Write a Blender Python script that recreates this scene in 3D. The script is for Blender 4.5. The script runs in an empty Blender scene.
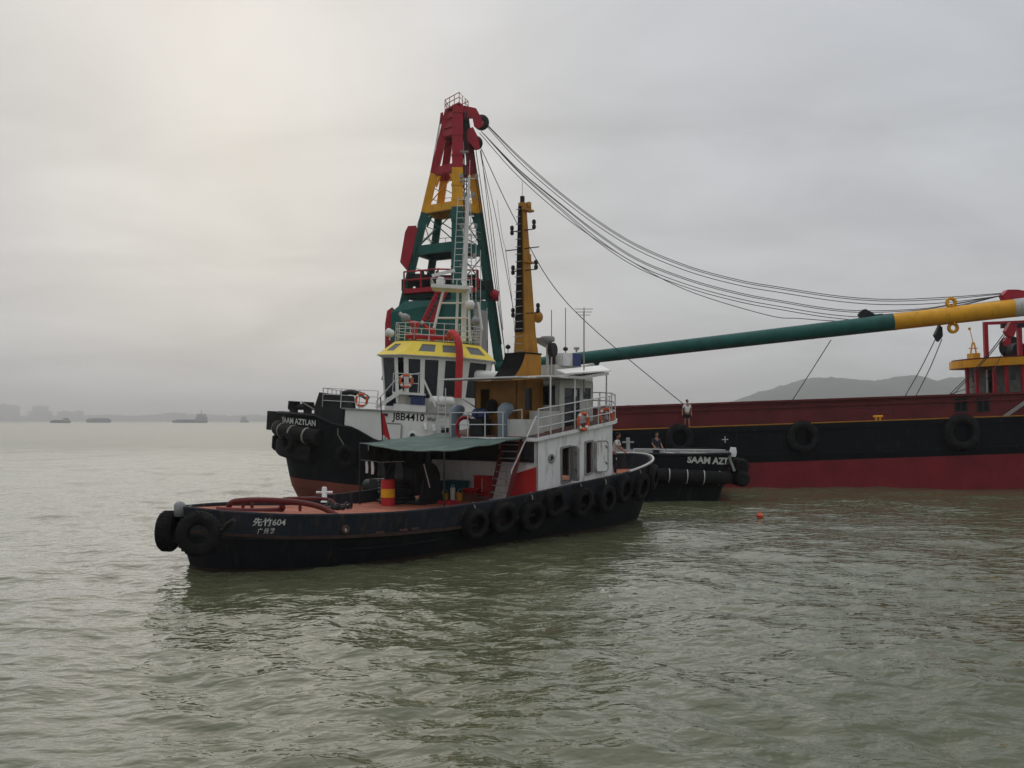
import bpy, bmesh, math, random
import numpy as np
from mathutils import Vector, Matrix, Euler
R = math.radians
random.seed(7)
scn = bpy.context.scene
COL = scn.collection

# ------------------------------------------------------------------ camera, sky, sun, exposure
EYE = 4.2            # metres above the water, horizon at picture row 421, focal length 1000 px
cam = bpy.data.cameras.new('camera')
cam.sensor_width = 36.0
cam.lens = 1000.0 / 1024.0 * 36.0
cam.shift_y = 37.0 / 1024.0
cam.clip_start = 0.1
cam.clip_end = 60000.0
camo = bpy.data.objects.new('camera', cam)
camo.location = (0, 0, EYE)
camo.rotation_euler = (R(90), 0, 0)
COL.objects.link(camo)
scn.camera = camo

SUN_EL, SUN_AZ = 36.0, -20.0          # azimuth clockwise from the viewing direction (+Y)
world = bpy.data.worlds.new('World')
scn.world = world
world.use_nodes = True
nt = world.node_tree
N, L = nt.nodes, nt.links
for n in list(N): N.remove(n)


def wn(t, **k):
    n = N.new(t)
    for a, b in k.items(): setattr(n, a, b)
    return n


def wmath(op, a, b=None, c=None, clamp=False):
    n = wn('ShaderNodeMath', operation=op); n.use_clamp = clamp
    for i, v in enumerate((a, b, c)):
        if v is None: continue
        if isinstance(v, (int, float)): n.inputs[i].default_value = v
        else: L.new(v, n.inputs[i])
    return n.outputs[0]


out = wn('ShaderNodeOutputWorld')
bg = wn('ShaderNodeBackground'); bg.inputs['Strength'].default_value = 0.1
sky = wn('ShaderNodeTexSky', sky_type='NISHITA')
sky.sun_disc = False
sky.sun_elevation = R(SUN_EL)
sky.sun_rotation = R(SUN_AZ)
sky.dust_density = 6.0
sky.air_density = 1.5
tc = wn('ShaderNodeTexCoord')
sep = wn('ShaderNodeSeparateXYZ'); L.new(tc.outputs['Generated'], sep.inputs[0])
# overcast cloud deck: two soft noise layers, projected on a flat deck overhead
zz = wmath('ADD', wmath('ABSOLUTE', sep.outputs['Z']), 0.22)
cx = wmath('DIVIDE', sep.outputs['X'], zz)
cy = wmath('DIVIDE', sep.outputs['Y'], zz)
cmb = wn('ShaderNodeCombineXYZ'); L.new(cx, cmb.inputs[0]); L.new(cy, cmb.inputs[1])
n1 = wn('ShaderNodeTexNoise'); n1.inputs['Scale'].default_value = 1.9; n1.inputs['Detail'].default_value = 6; n1.inputs['Roughness'].default_value = 0.5
n1.inputs['Distortion'].default_value = 0.5
mp = wn('ShaderNodeMapping'); mp.inputs['Location'].default_value = (2.2, 9.3, 0.0); mp.inputs['Scale'].default_value = (0.85, 1.15, 1); mp.inputs['Rotation'].default_value = (0, 0, R(24))
L.new(cmb.outputs[0], mp.inputs[0]); L.new(mp.outputs[0], n1.inputs['Vector'])
n2 = wn('ShaderNodeTexNoise'); n2.inputs['Scale'].default_value = 0.45; n2.inputs['Detail'].default_value = 3
L.new(mp.outputs[0], n2.inputs['Vector'])
# broad veil of light where the sun stands behind the cloud
vd = wn('ShaderNodeVectorMath', operation='DOT_PRODUCT')
gd = Vector((math.sin(R(-14)) * math.cos(R(13)), math.cos(R(-14)) * math.cos(R(13)), math.sin(R(13))))
vd.inputs[1].default_value = gd
L.new(tc.outputs['Generated'], vd.inputs[0])
glow = wmath('POWER', wmath('MAXIMUM', vd.outputs['Value'], 0.0), 40.0)
v = wmath('MULTIPLY_ADD', wmath('SUBTRACT', n1.outputs['Fac'], 0.5), 3.6, 5.1)
v = wmath('MULTIPLY_ADD', wmath('SUBTRACT', n2.outputs['Fac'], 0.5), 1.5, v)
v = wmath('MULTIPLY_ADD', glow, 1.6, v)
# an overcast sky is brightest overhead
v = wmath('MULTIPLY', v, wmath('MULTIPLY_ADD', wmath('POWER', wmath('ABSOLUTE', sep.outputs['Z']), 4.0), 1.7, 1.0))
# thicker air towards the horizon dims the deck a little
hz = wmath('POWER', wmath('SUBTRACT', 1.0, wmath('MINIMUM', wmath('ABSOLUTE', sep.outputs['Z']), 1.0)), 9.0)
v = wmath('MULTIPLY', v, wmath('MULTIPLY_ADD', hz, 0.10, 1.0))
tint = wn('ShaderNodeMixRGB'); tint.inputs[1].default_value = (0.94, 0.985, 1.055, 1); tint.inputs[2].default_value = (1.06, 1.0, 0.90, 1)
L.new(wmath('MULTIPLY_ADD', glow, 0.7, wmath('MULTIPLY_ADD', hz, 0.35, 0.05), clamp=True), tint.inputs[0])
vm = wn('ShaderNodeVectorMath', operation='SCALE'); L.new(tint.outputs[0], vm.inputs[0]); L.new(v, vm.inputs['Scale'])
mix = wn('ShaderNodeMixRGB'); mix.inputs[0].default_value = 0.94
L.new(sky.outputs[0], mix.inputs[1]); L.new(vm.outputs[0], mix.inputs[2])
L.new(mix.outputs[0], bg.inputs['Color']); L.new(bg.outputs[0], out.inputs[0])

sun = bpy.data.lights.new('sun', 'SUN')
sun.energy = 0.52
sun.angle = R(70)
sun.color = (1.0, 0.96, 0.9)
suno = bpy.data.objects.new('sun', sun)
sd = Vector((math.sin(R(SUN_AZ)) * math.cos(R(SUN_EL)), math.cos(R(SUN_AZ)) * math.cos(R(SUN_EL)), math.sin(R(SUN_EL))))
suno.rotation_euler = sd.to_track_quat('Z', 'Y').to_euler()
suno.location = sd * 50
COL.objects.link(suno)
scn.view_settings.view_transform = 'Standard'
scn.view_settings.look = 'None'
scn.view_settings.gamma = 1.0
scn.view_settings.use_curve_mapping = False
scn.view_settings.exposure = 0.0

# ------------------------------------------------------------------ materials


def mat(name, col, rough=0.6, metal=0.0, wear=0.0, wearcol=(0.16, 0.065, 0.03), var=0.12, scale=1.5, streak=True, bump=0.15, spec=0.3, bscale=14):
    m = bpy.data.materials.new(name); m.use_nodes = True
    t = m.node_tree; ns, ls = t.nodes, t.links
    b = ns['Principled BSDF']
    b.inputs['Roughness'].default_value = rough
    b.inputs['Metallic'].default_value = metal
    b.inputs['Specular IOR Level'].default_value = 0.12 if ('hull' in name or 'black' in name or 'rubber' in name) else spec
    co = ns.new('ShaderNodeTexCoord')
    nz = ns.new('ShaderNodeTexNoise'); nz.inputs['Scale'].default_value = scale; nz.inputs['Detail'].default_value = 6
    ls.new(co.outputs['Object'], nz.inputs['Vector'])
    mr = ns.new('ShaderNodeMapRange'); mr.inputs['From Min'].default_value = 0.3; mr.inputs['From Max'].default_value = 0.7
    mr.inputs['To Min'].default_value = 1.0 - var; mr.inputs['To Max'].default_value = 1.0 + var
    ls.new(nz.outputs['Fac'], mr.inputs['Value'])
    sc = ns.new('ShaderNodeVectorMath'); sc.operation = 'SCALE'; sc.inputs[0].default_value = col
    ls.new(mr.outputs[0], sc.inputs['Scale'])
    last = sc.outputs[0]
    if wear > 0:
        mpn = ns.new('ShaderNodeMapping')
        mpn.inputs['Scale'].default_value = (2.2, 2.2, 0.35) if streak else (1.5, 1.5, 1.5)
        ls.new(co.outputs['Object'], mpn.inputs[0])
        n2_ = ns.new('ShaderNodeTexNoise'); n2_.inputs['Scale'].default_value = 2.3; n2_.inputs['Detail'].default_value = 8; n2_.inputs['Roughness'].default_value = 0.65
        ls.new(mpn.outputs[0], n2_.inputs['Vector'])
        rp = ns.new('ShaderNodeMapRange'); rp.inputs['From Min'].default_value = 0.66 - wear * 0.3; rp.inputs['From Max'].default_value = 0.82 - wear * 0.2
        ls.new(n2_.outputs['Fac'], rp.inputs['Value'])
        mx = ns.new('ShaderNodeMixRGB'); mx.inputs[2].default_value = (*wearcol, 1)
        ls.new(rp.outputs[0], mx.inputs[0]); ls.new(last, mx.inputs[1]); last = mx.outputs[0]
        rr = ns.new('ShaderNodeMapRange'); rr.inputs['To Min'].default_value = rough; rr.inputs['To Max'].default_value = min(1, rough + 0.3)
        ls.new(rp.outputs[0], rr.inputs['Value']); ls.new(rr.outputs[0], b.inputs['Roughness'])
    ls.new(last, b.inputs['Base Color'])
    if bump > 0:
        n3 = ns.new('ShaderNodeTexNoise'); n3.inputs['Scale'].default_value = bscale; n3.inputs['Detail'].default_value = 4
        ls.new(co.outputs['Object'], n3.inputs['Vector'])
        bp = ns.new('ShaderNodeBump'); bp.inputs['Strength'].default_value = bump; bp.inputs['Distance'].default_value = 0.02
        if 'hull' in name or 'barge' in name or 'paint' in name:      # hungry-horse plating: shallow dents between the frames
            n4 = ns.new('ShaderNodeTexNoise'); n4.inputs['Scale'].default_value = 1.3; n4.inputs['Detail'].default_value = 2
            ls.new(co.outputs['Object'], n4.inputs['Vector'])
            b5 = ns.new('ShaderNodeBump'); b5.inputs['Strength'].default_value = 0.5; b5.inputs['Distance'].default_value = 0.06
            ls.new(n4.outputs['Fac'], b5.inputs['Height']); ls.new(b5.outputs[0], bp.inputs['Normal'])
        ls.new(n3.outputs['Fac'], bp.inputs['Height']); ls.new(bp.outputs[0], b.inputs['Normal'])
    return m


M = {}
M['hull_navy'] = mat('navy_black_hull_paint', (0.021, 0.026, 0.034), 0.65, wear=0.5, wearcol=(0.075, 0.052, 0.042), var=0.35, scale=0.7)
M['hull_black'] = mat('black_hull_paint', (0.0075, 0.0085, 0.011), 0.65, wear=0.4, wearcol=(0.035, 0.028, 0.024), var=0.3, scale=0.6)
M['barge_black'] = mat('barge_black_paint', (0.006, 0.0072, 0.0098), 0.8, wear=0.3, wearcol=(0.035, 0.035, 0.037), var=0.35, scale=0.5)
M['boot'] = mat('brown_boot_topping', (0.042, 0.021, 0.016), 0.8, wear=0.62, wearcol=(0.02, 0.022, 0.012), var=0.25)
M['antifoul'] = mat('red_antifouling', (0.20, 0.05, 0.032), 0.75, wear=0.45, wearcol=(0.10, 0.06, 0.045), var=0.25, scale=0.9)
M['barge_red'] = mat('barge_red_antifouling', (0.19, 0.015, 0.021), 0.75, wear=0.22, wearcol=(0.06, 0.02, 0.02), var=0.2, scale=0.7)
M['maroon'] = mat('maroon_coaming_paint', (0.125, 0.017, 0.018), 0.7, wear=0.35, wearcol=(0.06, 0.024, 0.02), var=0.25, scale=0.6)
M['deck_red'] = mat('worn_red_deck', (0.34, 0.10, 0.055), 0.8, wear=0.55, wearcol=(0.15, 0.06, 0.04), var=0.35, scale=1.2, streak=False)
M['rust'] = mat('rusty_steel', (0.10, 0.048, 0.036), 0.85, wear=0.5, wearcol=(0.07, 0.035, 0.03), var=0.3, scale=3, streak=False)
M['tow_red'] = mat('dark_red_pipe', (0.125, 0.022, 0.022), 0.6, wear=0.3, var=0.2)
M['white'] = mat('weathered_white_paint', (0.72, 0.72, 0.70), 0.55, wear=0.42, wearcol=(0.30, 0.22, 0.16), var=0.07, scale=1.2)
M['white_clean'] = mat('clean_white_paint', (0.74, 0.73, 0.68), 0.45, wear=0.12, wearcol=(0.40, 0.31, 0.23), var=0.05)
M['cream'] = mat('grey_cream_paint', (0.50, 0.49, 0.45), 0.6, wear=0.3, wearcol=(0.26, 0.18, 0.12), var=0.1)
M['rail'] = mat('grey_white_rail', (0.55, 0.55, 0.53), 0.5, wear=0.2, var=0.08, bump=0)
M['red'] = mat('bright_red_paint', (0.46, 0.022, 0.022), 0.5, wear=0.2, wearcol=(0.24, 0.03, 0.025), var=0.12)
M['crane_red'] = mat('crane_red_paint', (0.36, 0.013, 0.026), 0.5, wear=0.18, wearcol=(0.15, 0.02, 0.025), var=0.15)
M['crane_yellow'] = mat('crane_yellow_paint', (0.72, 0.34, 0.012), 0.5, wear=0.25, wearcol=(0.28, 0.12, 0.03), var=0.12)
M['crane_green'] = mat('crane_green_paint', (0.008, 0.092, 0.075), 0.5, wear=0.25, wearcol=(0.02, 0.04, 0.035), var=0.2)
M['yellow'] = mat('yellow_roof_paint', (0.74, 0.55, 0.045), 0.5, wear=0.12, wearcol=(0.5, 0.33, 0.06), var=0.06)
M['mast_yellow'] = mat('ochre_mast_paint', (0.40, 0.18, 0.016), 0.55, wear=0.35, wearcol=(0.22, 0.09, 0.025), var=0.16)
M['grey_blue'] = mat('blue_grey_paint', (0.17, 0.205, 0.24), 0.55, wear=0.2, wearcol=(0.1, 0.1, 0.1), var=0.12)
M['grey'] = mat('mid_grey_paint', (0.27, 0.27, 0.26), 0.6, wear=0.2, var=0.1)
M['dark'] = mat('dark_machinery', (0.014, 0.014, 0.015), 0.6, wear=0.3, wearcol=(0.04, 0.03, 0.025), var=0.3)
M['black'] = mat('soot_black', (0.010, 0.009, 0.009), 0.7, var=0.2)
M['rubber'] = mat('old_tyre_rubber', (0.012, 0.0118, 0.0115), 0.85, wear=0.33, wearcol=(0.035, 0.032, 0.029), var=0.3, scale=3, streak=False, bump=0.4)
M['tarp'] = mat('faded_green_tarpaulin', (0.075, 0.118, 0.10), 0.85, wear=0.5, wearcol=(0.16, 0.19, 0.18), var=0.3, scale=1.0, streak=False, bump=0.5, bscale=3)
M['rope'] = mat('grey_rope', (0.27, 0.25, 0.21), 0.9, var=0.2)
M['wire'] = mat('steel_wire', (0.035, 0.037, 0.04), 0.5, metal=0.4, var=0.1, bump=0)
M['casing_shade_ochre'] = mat('shaded_ochre_casing', (0.23, 0.10, 0.016), 0.6, wear=0.4, wearcol=(0.10, 0.045, 0.015), var=0.25)  # mast ochre darkened: canopy shade put into the casing colour
M['wood'] = mat('brown_wood_door', (0.10, 0.035, 0.02), 0.6, wear=0.25, var=0.2)
M['blue'] = mat('blue_paint', (0.035, 0.05, 0.15), 0.5, wear=0.15, var=0.12)
M['orange'] = mat('orange_plastic', (0.66, 0.10, 0.035), 0.45, var=0.06)
M['barge_wall'] = mat('grey_green_cabin_wall', (0.17, 0.19, 0.165), 0.7, wear=0.55, wearcol=(0.08, 0.09, 0.075), var=0.25, scale=2)
M['skin'] = mat('skin', (0.30, 0.155, 0.10), 0.6, var=0.05, bump=0)
M['shirt'] = mat('white_cotton', (0.66, 0.65, 0.62), 0.9, var=0.06)
M['trousers'] = mat('dark_cloth', (0.017, 0.02, 0.03), 0.9, var=0.1)
M['navy_cloth'] = mat('navy_cloth', (0.018, 0.022, 0.035), 0.9, var=0.1)
M['hair'] = mat('black_hair', (0.008, 0.007, 0.006), 0.6, var=0.1)
M['letter'] = mat('white_letter_paint', (0.60, 0.60, 0.56), 0.6, wear=0.25, wearcol=(0.3, 0.3, 0.29), var=0.1, scale=4, bump=0)
M['letter_black'] = mat('black_letter_paint', (0.013, 0.013, 0.015), 0.5, var=0.1, bump=0)
M['flag'] = mat('red_flag_cloth', (0.42, 0.02, 0.025), 0.8, var=0.1)
M['green_box'] = mat('teal_plastic', (0.02, 0.085, 0.09), 0.6, var=0.15)
M['far_wall'] = mat('far_concrete', (0.20, 0.21, 0.23), 0.9, var=0.2, scale=0.03, bump=0)
M['far_roof'] = mat('far_hull', (0.12, 0.13, 0.145), 0.9, var=0.15, scale=0.1, bump=0)
M['far_white'] = mat('far_ship_white', (0.34, 0.35, 0.37), 0.8, var=0.15, scale=0.1, bump=0)
M['hill'] = mat('wooded_hill', (0.035, 0.05, 0.035), 0.95, var=0.35, scale=0.012, bump=0)
M['shore'] = mat('shore_trees', (0.04, 0.055, 0.04), 0.95, var=0.4, scale=0.02, bump=0)

m = bpy.data.materials.new('window_glass'); m.use_nodes = True
b = m.node_tree.nodes['Principled BSDF']
b.inputs['Base Color'].default_value = (0.012, 0.017, 0.022, 1); b.inputs['Roughness'].default_value = 0.12; b.inputs['Specular IOR Level'].default_value = 0.5
M['glass'] = m
m = bpy.data.materials.new('grey_visor_glass'); m.use_nodes = True
b = m.node_tree.nodes['Principled BSDF']
b.inputs['Base Color'].default_value = (0.10, 0.11, 0.11, 1); b.inputs['Roughness'].default_value = 0.6
M['visor_glass'] = m

# ------------------------------------------------------------------ helpers


class MB:
    """collects shapes; build() links them as one mesh object"""

    def __init__(s): s.v = []; s.f = []; s.mi = []; s.sm = []; s.cur = 0; s.smooth = False

    def add(s, vs, fs, smooth=None):
        o = len(s.v); s.v += [tuple(p) for p in vs]
        sm = s.smooth if smooth is None else smooth
        for f in fs: s.f.append(tuple(i + o for i in f)); s.mi.append(s.cur); s.sm.append(sm)
        return s

    def box(s, c, d, rz=0.0, bev=0.0):
        x, y, z = d[0] / 2, d[1] / 2, d[2] / 2
        return s.prism([(-x, -y), (x, -y), (x, y), (-x, y)], -z, z, Matrix.Translation(c) @ Matrix.Rotation(rz, 4, 'Z'))

    def b2(s, a, b): return s.box([(a[i] + b[i]) / 2 for i in range(3)], [abs(b[i] - a[i]) for i in range(3)])

    def prism(s, poly, z0, z1, mtx=None, taper=1.0):
        n = len(poly)
        vs = [Vector((p[0], p[1], z0)) for p in poly] + [Vector((p[0] * taper, p[1] * taper, z1)) for p in poly]
        if mtx is not None: vs = [mtx @ p for p in vs]
        return s.add(vs, [tuple(range(n - 1, -1, -1)), tuple(range(n, 2 * n))] + [(i, (i + 1) % n, n + (i + 1) % n, n + i) for i in range(n)], False)

    def bar(s, p0, p1, w, h, up=(0, 0, 1), w1=None, h1=None):
        p0, p1 = Vector(p0), Vector(p1); d = (p1 - p0).normalized(); up = Vector(up)
        if abs(d.dot(up)) > 0.98: up = Vector((1, 0, 0))
        sx = d.cross(up).normalized(); sy = sx.cross(d).normalized()
        w1 = w if w1 is None else w1; h1 = h if h1 is None else h1
        vs = []
        for p, a, b_ in ((p0, w, h), (p1, w1, h1)):
            for i, j in ((-1, -1), (1, -1), (1, 1), (-1, 1)): vs.append(p + sx * (i * a / 2) + sy * (j * b_ / 2))
        return s.add(vs, [(0, 1, 2, 3), (7, 6, 5, 4), (0, 4, 5, 1), (1, 5, 6, 2), (2, 6, 7, 3), (3, 7, 4, 0)], False)

    def tube(s, pts, r, seg=8, caps=True):
        pts = [Vector(p) for p in pts]; n = len(pts)
        rs = r if isinstance(r, (list, tuple)) else [r] * n
        vs, fs = [], []; prev = None
        for i, p in enumerate(pts):
            d = (pts[min(i + 1, n - 1)] - pts[max(i - 1, 0)])
            d = d.normalized() if d.length > 1e-9 else Vector((0, 0, 1))
            if prev is None:
                up = Vector((0, 0, 1)) if abs(d.z) < 0.95 else Vector((1, 0, 0)); sx = d.cross(up).normalized()
            else:
                sx = (prev - d * prev.dot(d)); sx = sx.normalized() if sx.length > 1e-6 else d.orthogonal().normalized()
            prev = sx; sy = sx.cross(d)
            for k in range(seg):
                a = 2 * math.pi * k / seg; vs.append(p + sx * (math.cos(a) * rs[i]) + sy * (math.sin(a) * rs[i]))
        for i in range(n - 1):
            for k in range(seg):
                k2 = (k + 1) % seg; fs.append((i * seg + k, i * seg + k2, (i + 1) * seg + k2, (i + 1) * seg + k))
        s.add(vs, fs, True)
        if caps: s.add(vs[:seg], [tuple(range(seg - 1, -1, -1))], False); s.add(vs[-seg:], [tuple(range(seg))], False)
        return s

    def lathe(s, prof, mtx=None, seg=16, smooth=True):
        vs, fs = [], []
        for r, z in prof:
            for k in range(seg):
                a = 2 * math.pi * k / seg; vs.append(Vector((r * math.cos(a), r * math.sin(a), z)))
        if mtx is not None: vs = [mtx @ p for p in vs]
        n = len(prof)
        for i in range(n - 1):
            for k in range(seg):
                k2 = (k + 1) % seg; fs.append((i * seg + k, i * seg + k2, (i + 1) * seg + k2, (i + 1) * seg + k))
        s.add(vs, fs, smooth)
        if prof[0][0] > 1e-4: s.add(vs[:seg], [tuple(range(seg - 1, -1, -1))], False)
        if prof[-1][0] > 1e-4: s.add(vs[-seg:], [tuple(range(seg))], False)
        return s

    def ring(s, prof, mtx=None, seg=28):
        """closed profile (r,z) swept round z"""
        vs, fs = [], []; n = len(prof)
        for r, z in prof:
            for k in range(seg):
                a = 2 * math.pi * k / seg; vs.append(Vector((r * math.cos(a), r * math.sin(a), z)))
        if mtx is not None: vs = [mtx @ p for p in vs]
        for i in range(n):
            j = (i + 1) % n
            for k in range(seg):
                k2 = (k + 1) % seg; fs.append((i * seg + k, i * seg + k2, j * seg + k2, j * seg + k))
        return s.add(vs, fs, True)

    def sphere(s, c, r, seg=12, rings=8):
        rr = r if isinstance(r, (tuple, list)) else (r, r, r)
        prof = [(math.sin(math.pi * i / rings), -math.cos(math.pi * i / rings)) for i in range(rings + 1)]
        return s.lathe(prof, Matrix.Translation(c) @ Matrix.Diagonal((*rr, 1)), seg)

    def wall(s, c00, c10, c11, c01, holes=(), t=0.06, flip=False):
        """slab between four corners with rectangular openings (s0,s1,t0,t1 as fractions)"""
        c = [Vector(p) for p in (c00, c10, c11, c01)]
        nrm = (c[1] - c[0]).cross(c[3] - c[0]).normalized() * (-t if not flip else t)

        def P(a, b_): return (c[0] * (1 - a) + c[1] * a) * (1 - b_) + (c[3] * (1 - a) + c[2] * a) * b_
        xs = sorted({0.0, 1.0, *[h[0] for h in holes], *[h[1] for h in holes]})
        ys = sorted({0.0, 1.0, *[h[2] for h in holes], *[h[3] for h in holes]})
        for i in range(len(xs) - 1):
            for j in range(len(ys) - 1):
                ax, ay = (xs[i] + xs[i + 1]) / 2, (ys[j] + ys[j + 1]) / 2
                if any(h[0] < ax < h[1] and h[2] < ay < h[3] for h in holes): continue
                q = [P(xs[i], ys[j]), P(xs[i + 1], ys[j]), P(xs[i + 1], ys[j + 1]), P(xs[i], ys[j + 1])]
                s.add(q, [(0, 1, 2, 3)], False); s.add([p + nrm for p in q], [(3, 2, 1, 0)], False)
        loops = [(0, 1, 0, 1)] + list(holes)
        for k, h in enumerate(loops):
            q = [P(h[0], h[2]), P(h[1], h[2]), P(h[1], h[3]), P(h[0], h[3])]
            for a in range(4):
                p, p2 = q[a], q[(a + 1) % 4]
                s.add([p, p2, p2 + nrm, p + nrm], [(3, 2, 1, 0) if k == 0 else (0, 1, 2, 3)], False)
        return s

    def build(s, name, mt, parent=None):
        me = bpy.data.meshes.new(name)
        me.from_pydata(s.v, [], s.f)
        for q in (mt if isinstance(mt, (list, tuple)) else [mt]): me.materials.append(M[q])
        me.polygons.foreach_set('material_index', s.mi)
        me.polygons.foreach_set('use_smooth', s.sm)
        me.update()
        o = bpy.data.objects.new(name, me); COL.objects.link(o)
        if parent is not None: o.parent = parent
        return o


def pane(c00, c10, c11, c01, h, inset=0.04, flip=False):
    c = [Vector(p) for p in (c00, c10, c11, c01)]
    nrm = (c[1] - c[0]).cross(c[3] - c[0]).normalized() * (-inset if not flip else inset)
    def P(a, b_): return (c[0] * (1 - a) + c[1] * a) * (1 - b_) + (c[3] * (1 - a) + c[2] * a) * b_ + nrm
    mb = MB(); mb.wall(P(h[0], h[2]), P(h[1], h[2]), P(h[1], h[3]), P(h[0], h[3]), (), 0.012, flip)
    return mb


def tag(o, label=None, cat=None, group=None, kind=None):
    if label: o['label'] = label
    if cat: o['category'] = cat
    if group: o['group'] = group
    if kind: o['kind'] = kind
    return o


def empty(name, loc=(0, 0, 0), rot=(0, 0, 0)):
    o = bpy.data.objects.new(name, None); COL.objects.link(o)
    o.location = loc; o.rotation_euler = rot; o.empty_display_size = 0.3
    return o


def copy_tree(o, parent=None):
    c = o.copy(); COL.objects.link(c); c.parent = parent
    for ch in list(o.children): copy_tree(ch, c)
    return c


class Frame:
    """local frame of a vessel; turns a picture point plus one known coordinate into local coordinates"""

    def __init__(s, loc, rot):
        s.loc = Vector(loc); s.rot = rot; s.R = Euler(rot).to_matrix(); s.Ri = s.R.transposed()
        s.c = s.Ri @ (Vector((0, 0, EYE)) - s.loc); s.M = Matrix.Translation(s.loc) @ s.R.to_4x4()

    def at(s, px, py, **k):
        d = s.Ri @ Vector(((px - 512) / 1000, 1, (421 - py) / 1000))
        ax, val = next(iter(k.items())); i = 'xyz'.index(ax)
        if ax == 'D': t = val
        else: t = (val - s.c[i]) / d[i]
        return s.c + d * t

    def D(s, px, py, D): return s.c + (s.Ri @ Vector(((px - 512) / 1000, 1, (421 - py) / 1000))) * D

    def w(s, p): return s.M @ Vector(p)


def interp(tab, x):
    xs = [a for a, _ in tab]; ys = [b_ for _, b_ in tab]
    return float(np.interp(x, xs, ys))


def catmull(pts, n=8):
    P = [Vector(p) for p in pts]; P = [2 * P[0] - P[1]] + P + [2 * P[-1] - P[-2]]; o = []
    for i in range(1, len(P) - 2):
        for k in range(n):
            t = k / n; a, b_, c, d = P[i - 1], P[i], P[i + 1], P[i + 2]
            o.append(0.5 * ((2 * b_) + (c - a) * t + (2 * a - 5 * b_ + 4 * c - d) * t * t + (3 * b_ - a - 3 * c + d) * t ** 3))
    return o + [P[-2]]


class Hull:
    def __init__(s, deck, wl, sa, na, sf, nf, rim, zlow=-0.9, flare=0.8):
        s.deck, s.wl, s.sa, s.na, s.sf, s.nf, s.rimt, s.zlow, s.flare = deck, wl, sa, na, sf, nf, rim, zlow, flare

    def shape(s, u):
        if u < s.sa: return max(0.0, 1 - ((s.sa - u) / s.sa) ** s.na) ** (1 / s.na)
        if u > s.sf: return max(0.0, 1 - ((u - s.sf) / (1 - s.sf)) ** s.nf) ** (1 / s.nf)
        return 1.0

    def ext(s, t):
        k = max(t, 0) ** s.flare if t > 0 else t * 0.6
        return [s.wl[i] + (s.deck[i] - s.wl[i]) * k for i in range(3)]

    def pt(s, u, t):            # t: 0 at water, 1 at rim, negative below
        a, b_, h = s.ext(t); x = a + (b_ - a) * u
        xd = s.deck[0] + (s.deck[1] - s.deck[0]) * u
        z = interp(s.rimt, xd) * t if t > 0 else t
        return x, h * s.shape(u), z

    def half(s, x, z):
        t = z / interp(s.rimt, x)
        for _ in range(3):
            a, b_, h = s.ext(t); u = min(max((x - a) / (b_ - a), 0), 1)
            xd = s.deck[0] + (s.deck[1] - s.deck[0]) * u; t = z / interp(s.rimt, xd)
        return h * s.shape(u)

    def us(s, n=48):
        out_ = []
        for i in range(n + 1): out_.append(0.5 - 0.5 * math.cos(math.pi * i / n))
        return out_

    def shell(s, mb, levels, cap=0.14, deckz=None, mats=None, n=56):
        """outer skin both sides, cap rail, inner bulwark, deck"""
        us = s.us(n)
        for side in (-1, 1):
            for i in range(n):
                for j in range(len(levels) - 1):
                    if mats: mb.cur = mats(levels[j], levels[j + 1])
                    q = []
                    for (uu, tt) in ((us[i], levels[j]), (us[i + 1], levels[j]), (us[i + 1], levels[j + 1]), (us[i], levels[j + 1])):
                        x, h, z = s.pt(uu, tt); q.append((x, side * h, z))
                    mb.add(q, [(0, 1, 2, 3) if side < 0 else (3, 2, 1, 0)], True)

    def rimline(s, side, n=56, dz=0.0, inset=0.0):
        o = []
        for u in s.us(n):
            x, h, z = s.pt(u, 1.0); xm = (s.deck[0] + s.deck[1]) / 2
            k = 1 - inset / ((s.deck[1] - s.deck[0]) / 2)
            o.append((xm + (x - xm) * k, side * max(0, h - inset if h > inset else 0), z + dz))
        return o

    def belt(s, mb, zf, out_, hgt, x0, x1, side=-1, n=40, top=None):
        """rubbing strip following the hull at height zf(x)"""
        a = []
        for i in range(n + 1):
            x = x0 + (x1 - x0) * i / n; z = zf(x); h = s.half(x, z); a.append((x, h, z))
        vs = []
        for x, h, z in a:
            vs += [(x, side * (h - 0.05), z - hgt / 2), (x, side * (h + out_), z - hgt / 2), (x, side * (h + out_), z + hgt / 2), (x, side * (h - 0.05), z + hgt / 2)]
        for i in range(n):
            for k in range(4):
                k2 = (k + 1) % 4
                f = (i * 4 + k, i * 4 + k2, i * 4 + 4 + k2, i * 4 + 4 + k)
                mb.add([vs[q] for q in f], [(3, 2, 1, 0) if side > 0 else (0, 1, 2, 3)], False)
        mb.add(vs[:4], [(0, 1, 2, 3)], False); mb.add(vs[-4:], [(3, 2, 1, 0)], False)


def text_part(name, body, size, place, mt, parent, bold=0.0):
    """flat lettering; place(u, v) gives the point on the surface"""
    cu = bpy.data.curves.new('lettering', 'FONT'); cu.body = body; cu.size = size; cu.resolution_u = 3; cu.offset = bold
    to = bpy.data.objects.new('lettering', cu); COL.objects.link(to)
    dg = bpy.context.evaluated_depsgraph_get(); dg.update()
    me = bpy.data.meshes.new_from_object(to.evaluated_get(dg))
    bpy.data.objects.remove(to)
    bm = bmesh.new(); bm.from_mesh(me)
    xs = [v_.co.x for v_ in bm.verts]; x0, x1 = min(xs), max(xs)
    for v_ in bm.verts: v_.co = place((v_.co.x - x0), v_.co.y, x1 - x0)
    bm.to_mesh(me); bm.free(); me.name = name
    me.materials.clear(); me.materials.append(M[mt])
    o = bpy.data.objects.new(name, me); COL.objects.link(o); o.parent = parent
    return o


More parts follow.
